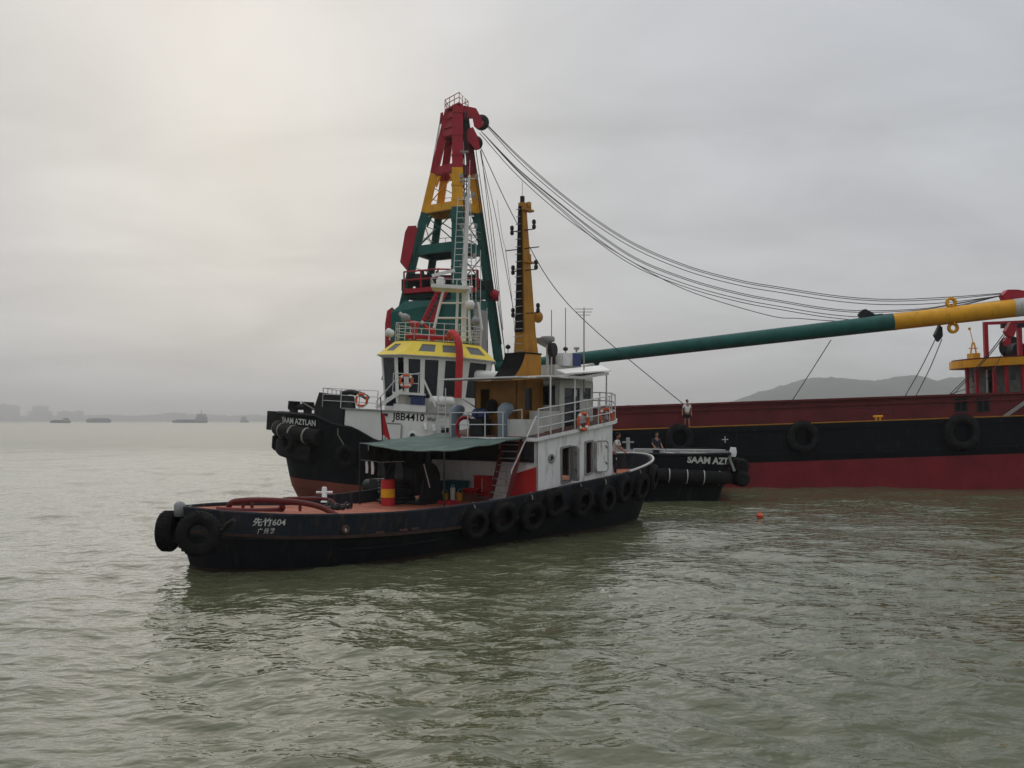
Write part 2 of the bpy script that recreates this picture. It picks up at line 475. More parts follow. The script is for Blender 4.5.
def railing(parent, pts, h=1.0, rails=3, every=1.0, r=0.024, name='railing', mt='rail', closed=False, postr=0.026):
    """horizontal rails as a part, each stanchion its sub-part"""
    pts = [Vector(p) for p in pts]; mb = MB()
    for k in range(rails):
        z = h * (k + 1) / rails
        mb.tube([p + Vector((0, 0, z)) for p in pts], r, 6)
    ro = mb.build(name, mt, parent)
    for i in range(len(pts) - 1):
        d = (pts[i + 1] - pts[i]); n = max(1, round(d.length / every))
        for k in range(n + (1 if i == len(pts) - 2 else 0)):
            p = pts[i] + d * (k / n)
            MB().tube([p - Vector((0, 0, 0.02)), p + Vector((0, 0, h))], postr, 6).build('post', mt, ro)
    return ro


tyre_mesh = {}


def tyre_mb(Ro, w, hole=0.52):
    """tyre lying round the z axis: tread blocks, side walls, open middle"""
    ri = Ro * hole
    prof = [(ri, -w * 0.32), (ri * 1.12, -w * 0.46), (Ro * 0.8, -w * 0.5), (Ro * 0.95, -w * 0.42), (Ro, -w * 0.25),
            (Ro, w * 0.25), (Ro * 0.95, w * 0.42), (Ro * 0.8, w * 0.5), (ri * 1.12, w * 0.46), (ri, w * 0.32), (ri * 1.06, w * 0.28), (Ro * 0.86, w * 0.3), (Ro * 0.86, -w * 0.3), (ri * 1.06, -w * 0.28)]
    mb = MB(); mb.ring(prof, None, 32)
    nb = 30
    for k in range(nb):
        a = 2 * math.pi * k / nb
        for s_ in (-1, 1):
            mb.box((Ro * 1.0 * math.cos(a), Ro * 1.0 * math.sin(a), s_ * w * 0.15), (Ro * 0.07, Ro * 0.12, w * 0.25), a)
    return mb


def tyre(M4, Ro, w, label, group, rope=None, hole=0.52):
    key = (Ro, w, hole)
    o = empty('tyre_fender')
    o.matrix_world = M4
    if key not in tyre_mesh:
        t = tyre_mb(Ro, w, hole).build('casing', 'rubber', o); tyre_mesh[key] = t.data
    else:
        t = bpy.data.objects.new('casing', tyre_mesh[key]); COL.objects.link(t); t.parent = o
    tag(o, label, 'tyre fender', group)
    if rope:       # rope points in world space
        inv = M4.inverted()
        MB().tube([inv @ Vector(p) for p in rope], 0.022, 6).build('hanging_rope', 'rope', o)
    return o


def facing(loc, normal, tilt=0.0):
    """matrix whose z axis points along normal"""
    n = Vector(normal).normalized(); q = n.to_track_quat('Z', 'Y')
    return Matrix.Translation(loc) @ q.to_matrix().to_4x4() @ Matrix.Rotation(tilt, 4, 'Z')


def lifebuoy(M4, label, Ro=0.36):
    o = empty('lifebuoy'); o.matrix_world = M4
    mb = MB(); r = Ro * 0.17
    prof = [(Ro - r + r * math.cos(a), r * math.sin(a)) for a in [2 * math.pi * k / 10 for k in range(10)]]
    mb.ring(prof, None, 32); mb.build('ring', 'orange', o)
    for k in range(4):
        a = math.pi / 4 + k * math.pi / 2; b4 = MB()
        pts = [((Ro - r) * math.cos(a + d), (Ro - r) * math.sin(a + d), 0) for d in (-0.17, 0, 0.17)]
        b4.tube(pts, r * 1.12, 10); b4.build('white_band', 'white_clean', o)
    pts = []
    for k in range(33):
        a = 2 * math.pi * k / 32; rr = Ro + 0.015 + 0.025 * math.sin(4 * a) ** 2; pts.append((rr * math.cos(a), rr * math.sin(a), r * 0.3))
    MB().tube(pts, 0.012, 5, False).build('grab_line', 'rope', o)
    return tag(o, label, 'lifebuoy', 'lifebuoys on the tugs')


# ------------------------------------------------------------------ water
def make_water():
    rng = np.random.default_rng(11)
    ys = [-12000, -4000, -1200, -400, -150, -60, -25, -10, -4, 0, 3, 6]
    y = 8.0
    while y < 12000:
        ys.append(y); y += max(0.095, 0.0068 * y) if y < 600 else 0.05 * y
    ys.append(12000)
    xs = [0.0]; x = 0.0
    while x < 12000:
        x += 0.115 if x < 9 else (0.115 + (x - 9) * 0.022); xs.append(min(x, 12000))
    xs = np.array([-a for a in xs[:0:-1]] + xs); ys = np.array(ys)
    X, Y = np.meshgrid(xs, ys); Z = np.zeros_like(X)
    DX = np.gradient(xs)[None, :]; DY = np.gradient(ys)[:, None]
    res = np.maximum(DX, DY * 0.6) + 0 * X
    main = R(250)
    # gusts: patches where the chop is rougher or calmer
    gust = 0.75 + 0.35 * np.sin(X * 0.11 + 1.3 * np.sin(Y * 0.06)) * np.sin(Y * 0.09 + 0.7 + np.sin(X * 0.05))
    for i in range(92):
        lam = 0.45 * (2.6 / 0.45) ** (rng.random() ** 1.1) if i < 84 else 3.0 + 9.0 * rng.random(); k = 2 * math.pi / lam
        th = main + rng.normal(0, 0.75); ph = rng.random() * 6.28
        amp = (0.0037 if i < 84 else 0.0034) * lam * (0.6 + 0.8 * rng.random())
        p = k * (X * math.cos(th) + Y * math.sin(th)) + ph + 0.7 * np.sin(X * 0.21 * math.sin(th) + Y * 0.17 + i)
        fade = np.clip((lam / res - 2.2) / 2.2, 0, 1)
        wv = np.sin(p); wv = wv + 0.3 * np.cos(2 * p)
        Z += amp * fade * wv * (gust if lam < 4 else 1) * np.clip((680 - Y) / 520, 0, 1) * np.clip((450 - np.abs(X)) / 300, 0, 1)
    nx, ny = len(xs), len(ys)
    co = np.stack([X, Y, Z], -1).reshape(-1, 3)
    idx = np.arange(nx * ny).reshape(ny, nx)
    fa = np.stack([idx[:-1, :-1], idx[:-1, 1:], idx[1:, 1:], idx[1:, :-1]], -1).reshape(-1, 4)
    me = bpy.data.meshes.new('water')
    me.vertices.add(len(co)); me.vertices.foreach_set('co', co.ravel())
    me.loops.add(fa.size); me.loops.foreach_set('vertex_index', fa.ravel().astype(np.int32))
    me.polygons.add(len(fa)); me.polygons.foreach_set('loop_start', np.arange(0, fa.size, 4, dtype=np.int32))
    me.polygons.foreach_set('use_smooth', np.ones(len(fa), dtype=bool))
    me.update(); me.validate()
    o = bpy.data.objects.new('water', me); COL.objects.link(o); tag(o, kind='structure')
    m_ = bpy.data.materials.new('silty_river_water'); m_.use_nodes = True
    t = m_.node_tree; ns, ls = t.nodes, t.links; b_ = ns['Principled BSDF']
    b_.inputs['Roughness'].default_value = 0.05; b_.inputs['IOR'].default_value = 1.333
    co_ = ns.new('ShaderNodeTexCoord')
    nz = ns.new('ShaderNodeTexNoise'); nz.inputs['Scale'].default_value = 0.09; nz.inputs['Detail'].default_value = 3
    ls.new(co_.outputs['Object'], nz.inputs[0])
    mx = ns.new('ShaderNodeMixRGB'); mx.inputs[1].default_value = (0.084, 0.092, 0.048, 1); mx.inputs[2].default_value = (0.105, 0.109, 0.060, 1)
    ls.new(nz.outputs['Fac'], mx.inputs[0]); ls.new(mx.outputs[0], b_.inputs['Base Color'])
    mp_ = ns.new('ShaderNodeMapping'); mp_.inputs['Scale'].default_value = (0.75, 1.25, 1); mp_.inputs['Rotation'].default_value = (0, 0, R(-18))
    ls.new(co_.outputs['Object'], mp_.inputs[0])
    na = ns.new('ShaderNodeTexNoise'); na.inputs['Scale'].default_value = 3.4; na.inputs['Detail'].default_value = 2; na.inputs['Roughness'].default_value = 0.5
    nb = ns.new('ShaderNodeTexNoise'); nb.inputs['Scale'].default_value = 0.9; nb.inputs['Detail'].default_value = 3
    for q in (na, nb): ls.new(mp_.outputs[0], q.inputs[0])
    b1 = ns.new('ShaderNodeBump'); b1.inputs['Strength'].default_value = 0.8; b1.inputs['Distance'].default_value = 0.07
    b2 = ns.new('ShaderNodeBump'); b2.inputs['Strength'].default_value = 0.5; b2.inputs['Distance'].default_value = 0.2
    ls.new(na.outputs['Fac'], b1.inputs['Height']); ls.new(nb.outputs['Fac'], b2.inputs['Height']); ls.new(b2.outputs[0], b1.inputs['Normal'])
    ls.new(b1.outputs[0], b_.inputs['Normal'])
    # out in the open channel the wind roughens the surface with ripples finer than the modelled waves
    sp_ = ns.new('ShaderNodeSeparateXYZ'); ls.new(co_.outputs['Object'], sp_.inputs[0])
    rg_ = ns.new('ShaderNodeMapRange'); rg_.inputs['From Min'].default_value = 30; rg_.inputs['From Max'].default_value = 160; rg_.inputs['To Min'].default_value = 0.05; rg_.inputs['To Max'].default_value = 0.3
    ls.new(sp_.outputs['Y'], rg_.inputs['Value']); ls.new(rg_.outputs[0], b_.inputs['Roughness'])
    me.materials.append(m_)


make_water()

# ------------------------------------------------------------------ far shore, hills, town, ships, haze
def PW(px, py, D): return Vector(((px - 512) / 1000 * D, D, EYE + (421 - py) / 1000 * D))


def ridge(name, prof, D, depth, mt, seed, rough=6.0, step=2.0):
    """a range of hills: crest line given by its profile, sloping to the water in front and behind"""
    rnd = np.random.default_rng(seed)
    px0, px1 = prof[0][0], prof[-1][0]; n = int((px1 - px0) / step)
    rows = 15; vs = []; fs = []
    ph = rnd.random(12) * 6.28
    for j in range(rows):
        t = j / (rows - 1); hgt = math.sin(math.pi * t) ** 0.9
        yy = D + depth * (t - 0.5)
        for i in range(n + 1):
            px = px0 + (px1 - px0) * i / n
            zc = interp(prof, px + 10 * math.sin(t * 5 + i * 0.05) * (abs(t - .5) * 2)) / 1000 * D
            x = (px - 512) / 1000 * D
            bumpy = rough * (math.sin(i * 0.9 + ph[0] + t * 7) * 0.4 + math.sin(i * 2.3 + ph[1] - t * 9) * 0.35 + rnd.normal(0, 0.4))
            spur = 1 + 0.22 * math.sin(i * 0.17 + 3 * t + ph[2]) * math.sin(math.pi * t) * (abs(t - 0.5) * 2)
            z = max(-2.0, zc * hgt * spur + bumpy * hgt) if 0 < j < rows - 1 else -2.0
            vs.append((x, yy, z))
    for j in range(rows - 1):
        for i in range(n):
            a = j * (n + 1) + i; fs.append((a, a + 1, a + n + 2, a + n + 1))
    mb = MB(); mb.add(vs, fs, True); o = mb.build(name, mt)
    return tag(o, kind='structure')


ridge('hills', [(590, 4), (625, 17), (660, 15), (690, 13), (720, 17), (745, 23), (765, 31), (785, 37), (803, 43), (815, 44.5), (835, 43), (860, 42.5), (880, 41), (893, 44), (901, 46), (910, 44), (925, 41), (940, 42), (952, 45), (975, 44), (1000, 42), (1030, 39), (1080, 33), (1150, 26), (1250, 20), (1400, 8)], 3300, 1000, 'hill', 3, 3.0)
ridge('far_shore', [(-260, 2), (-200, 3.5), (0, 4.0), (15, 5.5), (30, 5), (85, 6.2), (110, 6.5), (130, 5.5), (150, 6.5), (165, 7), (200, 7.5), (230, 5.5), (250, 6.5), (270, 6), (330, 6), (420, 7), (520, 6), (600, 5), (640, 3)], 6900, 500, 'shore', 5, 5.0, 1.2)


def block(label, parts, D=6600):
    """a distant apartment block made of joined slabs: px left, px right, rows above the water"""
    x0 = (min(p[0] for p in parts) - 512) / 1000 * D; x1 = (max(p[1] for p in parts) - 512) / 1000 * D
    o = empty('apartment_block', ((x0 + x1) / 2, D, 0))
    for (a, b_, h) in parts:
        mb = MB(); xa = (a - 512) / 1000 * D - o.location.x; xb = (b_ - 512) / 1000 * D - o.location.x
        H = h / 1000 * D; mb.b2((xa, -12, -1), (xb, 12, H))
        w = MB()
        nf = max(2, int(H / 6.4))
        for k in range(1, nf):      # floor bands, proud of the wall
            w.b2((xa - 0.5, -12.8, k * 6.4 - 0.8), (xb + 0.5, -11.9, k * 6.4 + 0.3))
        r_ = MB(); r_.b2((xa + (xb - xa) * 0.3, -6, H), (xa + (xb - xa) * 0.62, 6, H + 5))
        q = mb.build('wall', 'far_wall', o); w.build('floor_band', 'far_white', q); r_.build('roof_room', 'far_wall', q)
    return tag(o, label, 'building', 'buildings on the far shore')


block('widest hazy tower block at the end of the far skyline', [(-14, -2, 15), (-2, 9, 17.5), (9, 19, 16)])
block('hazy stepped tower block with raised middle on the far shore', [(29, 33, 10), (33, 48, 15.5), (48, 52, 10)])
block('low broad hazy block beside a narrow one on the far shore', [(58, 73, 10)])
block('narrow hazy block beside the low broad one on the far shore', [(75, 83, 10.5)])
block('long flat hazy building above the far trees, behind the cargo ship', [(163, 186, 8.5)])


def ship(label, px0, px1, py, hullh, cab, D, mast=True):
    """distant cargo vessel: cab = (px0, px1, height px)"""
    k = D / 1000; cx_ = ((px0 + px1) / 2 - 512) * k
    o = empty('cargo_ship', (cx_, D, 0)); l2 = (px1 - px0) / 2 * k; hh = hullh * k
    hull = MB(); w = l2 * 0.17
    poly = [(-l2, 0), (-l2 * 0.86, -w), (l2 * 0.9, -w), (l2, -w * 0.5), (l2, w * 0.5), (l2 * 0.9, w), (-l2 * 0.86, w)]
    hull.prism([(a * 0.97, b_ * 0.9) for a, b_ in poly], -1.0, hh, taper=1.03); hull.build('hull', 'far_roof', o)
    c0 = (cab[0] - 512) * k - cx_; c1 = (cab[1] - 512) * k - cx_; ch = cab[2] * k
    cb = MB(); cb.b2((c0, -w * 0.8, hh), (c1, w * 0.8, hh + ch * 0.55)); cb.b2((c0 + (c1 - c0) * 0.12, -w * 0.7, hh + ch * 0.55), (c1 - (c1 - c0) * 0.1, w * 0.7, hh + ch))
    c = cb.build('deckhouse', 'far_white', o)
    for q in range(3):
        wd = MB(); wd.b2((c0 + (c1 - c0) * (0.18 + 0.26 * q), -w * 0.8 - 0.3, hh + ch * 0.2), (c0 + (c1 - c0) * (0.34 + 0.26 * q), -w * 0.8 + 0.1, hh + ch * 0.42))
        wd.build('window', 'far_roof', c)
    hb = MB(); hb.b2((-l2 * 0.75, -w * 0.7, hh), (min(c0, c1) - 2 if c0 > 0 else l2 * 0.8, w * 0.7, hh + hullh * k * 0.35)); hb.build('hatch_cover', 'far_roof', o)
    if mast: MB().tube([((c0 + c1) / 2, 0, hh + ch), ((c0 + c1) / 2, 0, hh + ch + 4 * k)], 0.25 * k, 6).build('mast', 'far_roof', o)
    return tag(o, label, 'ship', 'ships far across the water')


ship('distant cargo ship with tall pale deckhouse at one end', 172, 207.5, 422.5, 2.4, (196, 207, 6.5), 2300)
ship('small distant dark boat with low cabin under the tower blocks', 50, 70.5, 423, 2.2, (63, 69, 3), 2100, False)
ship('long low distant barge in front of the far trees', 86, 111, 422.5, 3.2, (89, 92, 1.2), 2600, False)
ship('faintest and smallest distant ship with a single block cabin', 240, 249, 422, 1.6, (241, 247, 4.2), 3000, False)

hz_ = MB(); hz_.b2((-12600, -12600, -4), (12600, 12600, 178)); hzo = hz_.build('haze', 'white'); tag(hzo, kind='stuff')
hm = bpy.data.materials.new('haze_air'); hm.use_nodes = True
t_ = hm.node_tree
for n_ in list(t_.nodes): t_.nodes.remove(n_)
om = t_.nodes.new('ShaderNodeOutputMaterial'); pv = t_.nodes.new('ShaderNodeVolumePrincipled')
pv.inputs['Color'].default_value = (0.985, 0.985, 0.975, 1); pv.inputs['Density'].default_value = 0.00026; pv.inputs['Anisotropy'].default_value = 0.6
t_.links.new(pv.outputs[0], om.inputs['Volume'])
hzo.data.materials.clear(); hzo.data.materials.append(hm)

# ------------------------------------------------------------------ barge (bow-down trim of two degrees)
FB = Frame((0, 62.5, 0), (0, R(-2.0), 0))
barge = empty('crane_barge', FB.loc, FB.rot)
tag(barge, 'long black and red steel barge with maroon hopper coaming and yellow roofed cabin', 'barge')
X0, X1, BY = -9.3, 48.0, 14.0
DZ, CZ, RZ = 3.38, 4.80, 1.06
mb = MB()
pl = [(X0, 0.6), (X0 + 0.7, 0), (X1, 0), (X1, BY), (X0 + 0.7, BY), (X0, BY - 0.6)]
mb.cur = 1; mb.prism(pl, -2.2, RZ); mb.cur = 0
vs = [(p[0], p[1], RZ) for p in pl] + [(p[0], p[1], DZ) for p in pl]
n_ = len(pl)
mb.add(vs, [(i, (i + 1) % n_, n_ + (i + 1) % n_, n_ + i) for i in range(n_)], False)
mb.build('hull', ['barge_black', 'barge_red'], barge)
MB().prism([(p[0] * 1, p[1]) for p in pl], DZ, DZ + 0.012).build('side_deck', 'maroon', barge)
# fender strakes along the black side
for z, o_, h in ((DZ - 0.22, 0.10, 0.22), (RZ + 0.42, 0.12, 0.16)):
    MB().b2((X0 + 0.75, -o_, z - h / 2), (X1 - 0.1, 0.02, z + h / 2)).build('rubbing_strake', 'barge_black', barge)
MB().b2((X0 + 0.7, -0.03, DZ + 0.012), (X1 - 0.1, 0.12, DZ + 0.075)).build('deck_edge_strip', 'mast_yellow', barge)
# vertical plate seams / frames seen on the side
for i in range(24):
    x = X0 + 2.0 + i * 2.3
    MB().b2((x - 0.02, -0.012, RZ + 0.5), (x + 0.02, 0.01, DZ - 0.33)).build('side_frame', 'barge_black', barge)
# hopper coaming: front wall with top rail and stiffeners
co = MB(); cx0, cx1 = -2.0, 37.0
co.b2((cx0, 1.3, DZ + 0.012), (cx1, 1.42, CZ)); co.b2((cx0, BY - 1.42, DZ + 0.012), (cx1, BY - 1.3, CZ))
co.b2((cx0, 1.42, DZ + 0.012), (cx0 + 0.12, BY - 1.42, CZ)); co.b2((cx1 - 0.12, 1.42, DZ + 0.012), (cx1, BY - 1.42, CZ))
cob = co.build('coaming', 'maroon', barge)
MB().b2((cx0 - 0.1, 1.12, CZ), (cx1 + 0.1, 1.5, CZ + 0.13)).build('coaming_rail', 'maroon', cob)
MB().b2((cx0, 1.2, CZ - 0.36), (cx1, 1.302, CZ - 0.28)).build('coaming_stringer', 'maroon', cob)
for px in (961, 983):
    p = FB.at(px, 405, y=1.3)
    MB().wall((p.x - 0.42, 1.27, p.z - 0.45), (p.x + 0.42, 1.27, p.z - 0.45), (p.x + 0.42, 1.27, p.z + 0.45), (p.x - 0.42, 1.27, p.z + 0.45), [(0.12, 0.44, 0.1, 0.9), (0.56, 0.88, 0.1, 0.9)], 0.05).build('vent_grille', 'dark', cob)
    MB().b2((p.x - 0.36, 1.292, p.z - 0.4), (p.x + 0.36, 1.2985, p.z + 0.4)).build('vent_back', 'black', cob)
# yellow mooring cleat on the deck edge
p = FB.at(878, 417, y=0.35)
mbq = MB(); mbq.tube([(p.x - 0.3, 0.35, DZ + 0.3), (p.x + 0.3, 0.35, DZ + 0.3)], 0.07, 8); mbq.tube([(p.x - 0.12, 0.35, DZ), (p.x - 0.12, 0.35, DZ + 0.3)], 0.06); mbq.tube([(p.x + 0.12, 0.35, DZ), (p.x + 0.12, 0.35, DZ + 0.3)], 0.06)
mbq.build('cleat', 'crane_yellow', barge)
# white cross shaped draught mark on the side
p = FB.at(725, 439.5, y=0)
mbq = MB(); mbq.b2((p.x - 0.2, -0.012, p.z - 0.025), (p.x + 0.2, 0.004, p.z + 0.025)); mbq.b2((p.x - 0.025, -0.016, p.z - 0.2), (p.x + 0.025, 0.004, p.z + 0.2)); mbq.build('cross_mark', 'letter', barge)
# round fronted cabin
cc = FB.D(1012, 380, 69.0); cab = empty('cabin', (cc.x, cc.y, 0)); cab.parent = barge
zb, zt = CZ + 0.14, FB.D(985, 366, 66).z


def stadium(r, l, seg=18):
    o_ = [(r * math.cos(a) - l, r * math.sin(a)) for a in [math.pi / 2 + math.pi * k / seg for k in range(seg + 1)]]
    return o_ + [(6.0, -r), (6.0, r)]


q0 = stadium(2.75, 0.0)
mbq = MB()
nq = len(q0)
for i in range(nq):
    a, b_ = q0[i], q0[(i + 1) % nq]
    holes = [(0.12, 0.88, 0.0, 0.86)] if i == 12 else ([(0.15, 0.85, 0.45, 0.86)] if i in (6, 9, 15) else [])
    mbq.wall((a[0], a[1], zb), (b_[0], b_[1], zb), (b_[0], b_[1], zt), (a[0], a[1], zt), holes, 0.08)
cw = mbq.build('cabin_wall', 'barge_wall', cab)
fr = MB(); a, b_ = Vector((*q0[12], 0)), Vector((*q0[13], 0))
for tt in (0.05, 0.95):
    p = a.lerp(b_, tt) * 1.012; fr.bar(p + Vector((0, 0, zb)), p + Vector((0, 0, zb + (zt - zb) * 0.9)), 0.09, 0.09)
fr.build('door_frame', 'white', cab)
for i in (6, 9, 15):
    a, b_ = q0[i], q0[i + 1]
    pane((a[0], a[1], zb), (b_[0], b_[1], zb), (b_[0], b_[1], zt), (a[0], a[1], zt), (0.15, 0.85, 0.45, 0.86)).build('pane', 'glass', cab)
rf = MB(); ov = stadium(3.95, 0.0, 26)
rf.prism(ov, zt, zt + 0.5); ro = rf.build('roof_band', 'crane_yellow', cab)
MB().prism(stadium(3.8, 0.0, 26), zt + 0.5, zt + 0.6).build('roof_top', 'maroon', cab)
for an in (192, 206, 238, 254, 226, 275):
    a = R(an); MB().bar((3.5 * math.cos(a), 3.5 * math.sin(a), zb), (3.5 * math.cos(a), 3.5 * math.sin(a), zt), 0.2, 0.2).build('column', 'crane_red', cab)
MB().prism(stadium(3.9, 0.0, 26), zb - 0.16, zb - 0.02).build('cabin_floor', 'maroon', cab)
# red winch frame on the cabin roof
zr = zt + 0.6
for (x, y, h) in ((-2.0, -0.6, 2.35), (-0.2, -1.6, 2.0), (0.75, -1.2, 2.3), (2.2, -1.6, 2.0), (1.2, 1.2, 2.0), (2.0, 1.2, 2.0)):
    MB().bar((x, y, zr), (x, y, zr + h), 0.26, 0.26).build('frame_post', 'crane_red' if x < 1 else 'dark', cab)
MB().bar((-2.15, -0.6, zr + 2.4), (2.0, -0.9, zr + 2.4), 0.2, 0.2).build('frame_beam', 'crane_red', cab)
MB().bar((-1.4, -1.6, zr + 2.1), (2.0, -1.6, zr + 2.1), 0.26, 0.3).build('frame_beam', 'dark', cab)
MB().bar((0.7, -2.0, zr + 2.9), (6.0, -2.3, zr + 3.3), 0.2, 0.24).build('frame_beam', 'crane_red', cab)
mbq = MB(); mbq.lathe([(0.5, -0.6), (0.5, 0.6)], Matrix.Translation((0.5, 0.4, zr + 0.55)) @ Matrix.Rotation(R(90), 4, 'X'), 18); mbq.lathe([(0.8, -0.7), (0.8, -0.6)], Matrix.Translation((0.5, 0.4, zr + 0.8)) @ Matrix.Rotation(R(90), 4, 'X'), 18)
mbq.build('winch_drum', 'dark', cab)
MB().b2((1.0, -2.2, zr), (3.5, 0, zr + 0.9)).build('winch_base', 'crane_red', cab)
mbq = MB(); mbq.bar((-3.1, -1.1, zr), (-3.1, -1.1, zr + 0.35), 0.9, 0.5); mbq.bar((-3.3, -1.1, zr + 0.3), (-3.15, -1.1, zr + 1.1), 0.08, 0.08); mbq.bar((-2.9, -1.1, zr + 0.3), (-3.05, -1.1, zr + 1.1), 0.08, 0.08); mbq.bar((-3.4, -1.1, zr + 0.7), (-2.8, -1.1, zr + 0.7), 0.06, 0.06); mbq.tube([(-3.1, -1.1, zr + 1.1), (-3.3, -1.1, zr + 2.0)], 0.025, 6); mbq.sphere((-3.32, -1.1, zr + 2.05), 0.1)
mbq.build('lamp_stand', 'crane_yellow', cab)
for i in range(2):
    p = FB.D(1000 + i * 26, 409, 64.5)
MB().bar(FB.at(1004, 417, y=1.0), FB.at(1034, 396, y=1.0), 0.12, 0.2).build('ladder_rail', 'grey', barge)

# tyres hung on the barge side
for px, py, R_, lab in ((803, 437, 0.98, 'big tyre fender on the barge side below the dark hoisting block on the boom'), (962, 432, 1.1, 'largest tyre fender on the barge side below the yellow roofed cabin'), (679.5, 438, 0.86, 'tyre fender on the barge side beneath the standing man in white shirt')):
    p = FB.at(px, py, y=-0.25)
    Mx = FB.M @ facing(p, (0, -1, 0.05), random.random() * 6)
    tyre(Mx, R_, 0.5, lab, 'tyres hung on the barge', [FB.w((p.x, -0.1, p.z + R_ * 0.55)), FB.w((p.x - 0.1, -0.12, DZ + 0.02)), FB.w((p.x - 0.1, 0.15, DZ + 0.04))], 0.56)

# ------------------------------------------------------------------ crane on the barge
FC = Frame((-4.0, 69.3, 3.2), (0, 0, 0))
crane = empty('derrick_crane', FC.loc)
tag(crane, 'tall red, yellow and green four legged crane tower with long green and yellow boom', 'crane')
ZC = FC.loc.z
legs = {'L': ((450, 106, 68.4), (394, 345, 69.3)), 'N': ((458, 100, 67.4), (456.5, 360, 66.6)), 'R': ((463.5, 110, 68.6), (498.5, 360, 69.6)), 'F': ((453.5, 110, 69.6), (421, 345, 72.3))}
LG = {}
for k, (a, b_) in legs.items(): LG[k] = (FC.D(*a[:2], a[2]), FC.D(*b_[:2], b_[2]))


def legat(k, zw):
    a, b_ = LG[k]; t = (zw - ZC - b_.z) / (a.z - b_.z); return b_.lerp(a, t)


ZT = {k: LG[k][0].z + ZC for k in LG}
TOPZ = 25.4
for k, wd in (('L', 0.50), ('N', 0.72), ('R', 0.60), ('F', 0.50)):
    mb = MB(); zs = [7.0, 18.5, 21.15, TOPZ]
    for i in range(3):
        mb.cur = (2, 1, 0)[i]; f0 = 1.15 - 0.06 * i * 2
        mb.bar(legat(k, zs[i] + (0 if i == 0 else 0.0)), legat(k, zs[i + 1]), wd * (1.12 if i == 0 else 1.0), wd, (0, 1, 0), wd, wd)
    mb.build('tower_leg', ['crane_red', 'crane_yellow', 'crane_green'], crane)
for zw, h, c in ((24.95, 0.35, 'crane_red'), (24.3, 0.35, 'crane_red'), (23.75, 0.4, 'crane_red'), (21.3, 0.5, 'crane_red'), (18.7, 0.5, 'crane_yellow'), (15.9, 0.55, 'crane_green'), (12.9, 0.5, 'crane_green')):
    for a, b_ in (('L', 'N'), ('N', 'R'), ('R', 'F'), ('F', 'L')):
        MB().bar(legat(a, zw), legat(b_, zw), 0.34, h).build('cross_beam', c, crane)
# gussets in the yellow and green corners
for zw, c in ((20.9, 'crane_yellow'), (18.2, 'crane_green')):
    for a, b_ in (('L', 'N'), ('N', 'L'), ('N', 'R'), ('R', 'N')):
        p, q = legat(a, zw), legat(b_, zw); d = (q - p).normalized(); dn = Vector((0, 0, -1))
        nn = d.cross(dn).normalized() * 0.06
        tri = [p + d * 0.3, p + d * 0.75, p + d * 0.3 + dn * 0.7]
        MB().add([v_ + nn for v_ in tri] + [v_ - nn for v_ in tri], [(0, 1, 2), (5, 4, 3), (0, 3, 4, 1), (1, 4, 5, 2), (2, 5, 3, 0)], False).build('gusset', c, crane)
# solid red plates on the head
for zz_, a, b_ in ((24.6, 'L', 'N'), (24.0, 'L', 'N'), (24.5, 'F', 'L')):
    p, q = legat(a, zz_), legat(b_, zz_)
    MB().bar(p, q, 0.1, 0.4).build('head_plate', 'crane_red', crane)
# head platform with railing
cpt = [legat(k, TOPZ) for k in 'LNRF']
ce = sum(cpt, Vector()) / 4
pf = [ce + (p - ce) * 1.55 for p in cpt]
mb = MB(); mb.add([p + Vector((0, 0, 0.02)) for p in pf] + [p + Vector((0, 0, 0.12)) for p in pf], [(3, 2, 1, 0), (4, 5, 6, 7), (0, 1, 5, 4), (1, 2, 6, 5), (2, 3, 7, 6), (3, 0, 4, 7)], False)
mb.build('head_platform', 'crane_red', crane)
railing(crane, [p + Vector((0, 0, 0.12)) for p in pf] + [pf[0] + Vector((0, 0, 0.12))], 0.62, 2, 0.7, 0.03, 'head_railing', 'crane_red')
# diagonal bracing in the green bay
for a, za, b_, zb_ in (('L', 18.0, 'F', 16.2), ('F', 18.0, 'L', 16.2), ('F', 20.6, 'R', 19.0)):
    MB().tube([legat(a, za), legat(b_, zb_)], 0.035, 6).build('bracing_rod', 'rail', crane)
for a, b_, z0_, z1_ in (('L', 'N', 16.1, 18.4), ('N', 'L', 16.1, 18.4), ('N', 'R', 16.1, 18.4), ('R', 'N', 16.1, 18.4), ('L', 'N', 18.9, 21.0), ('N', 'R', 18.9, 21.0), ('R', 'F', 16.1, 18.4), ('N', 'R', 13.1, 15.7), ('R', 'N', 13.1, 15.7)):
    MB().tube([legat(a, z0_), legat(b_, z1_)], 0.04, 6).build('bracing_rod', 'crane_green' if z1_ < 18.5 else 'crane_yellow', crane)
for zw in (13.9, 14.8, 16.9, 17.7, 19.6, 20.3):        # hand rails across the bays
    for a, b_ in (('N', 'R'), ('L', 'F')): MB().tube([legat(a, zw), legat(b_, zw)], 0.03, 6).build('bay_rail', 'rail', crane)
for zw, c in ((18.95, 'crane_yellow'), (16.2, 'crane_green')):      # gratings with hand rails at each storey
    q = [legat(k, zw) for k in 'LNRF']; ce_ = sum(q, Vector()) / 4; q = [ce_ + (p - ce_) * 1.06 for p in q]
    MB().add([p for p in q] + [p + Vector((0, 0, 0.06)) for p in q], [(3, 2, 1, 0), (4, 5, 6, 7), (0, 1, 5, 4), (1, 2, 6, 5), (2, 3, 7, 6), (3, 0, 4, 7)], False).build('storey_grating', c, crane)
    railing(crane, [p + Vector((0, 0, 0.06)) for p in (q[1], q[2], q[3])], 0.9, 2, 1.1, 0.022, 'storey_railing', 'rail', postr=0.022)
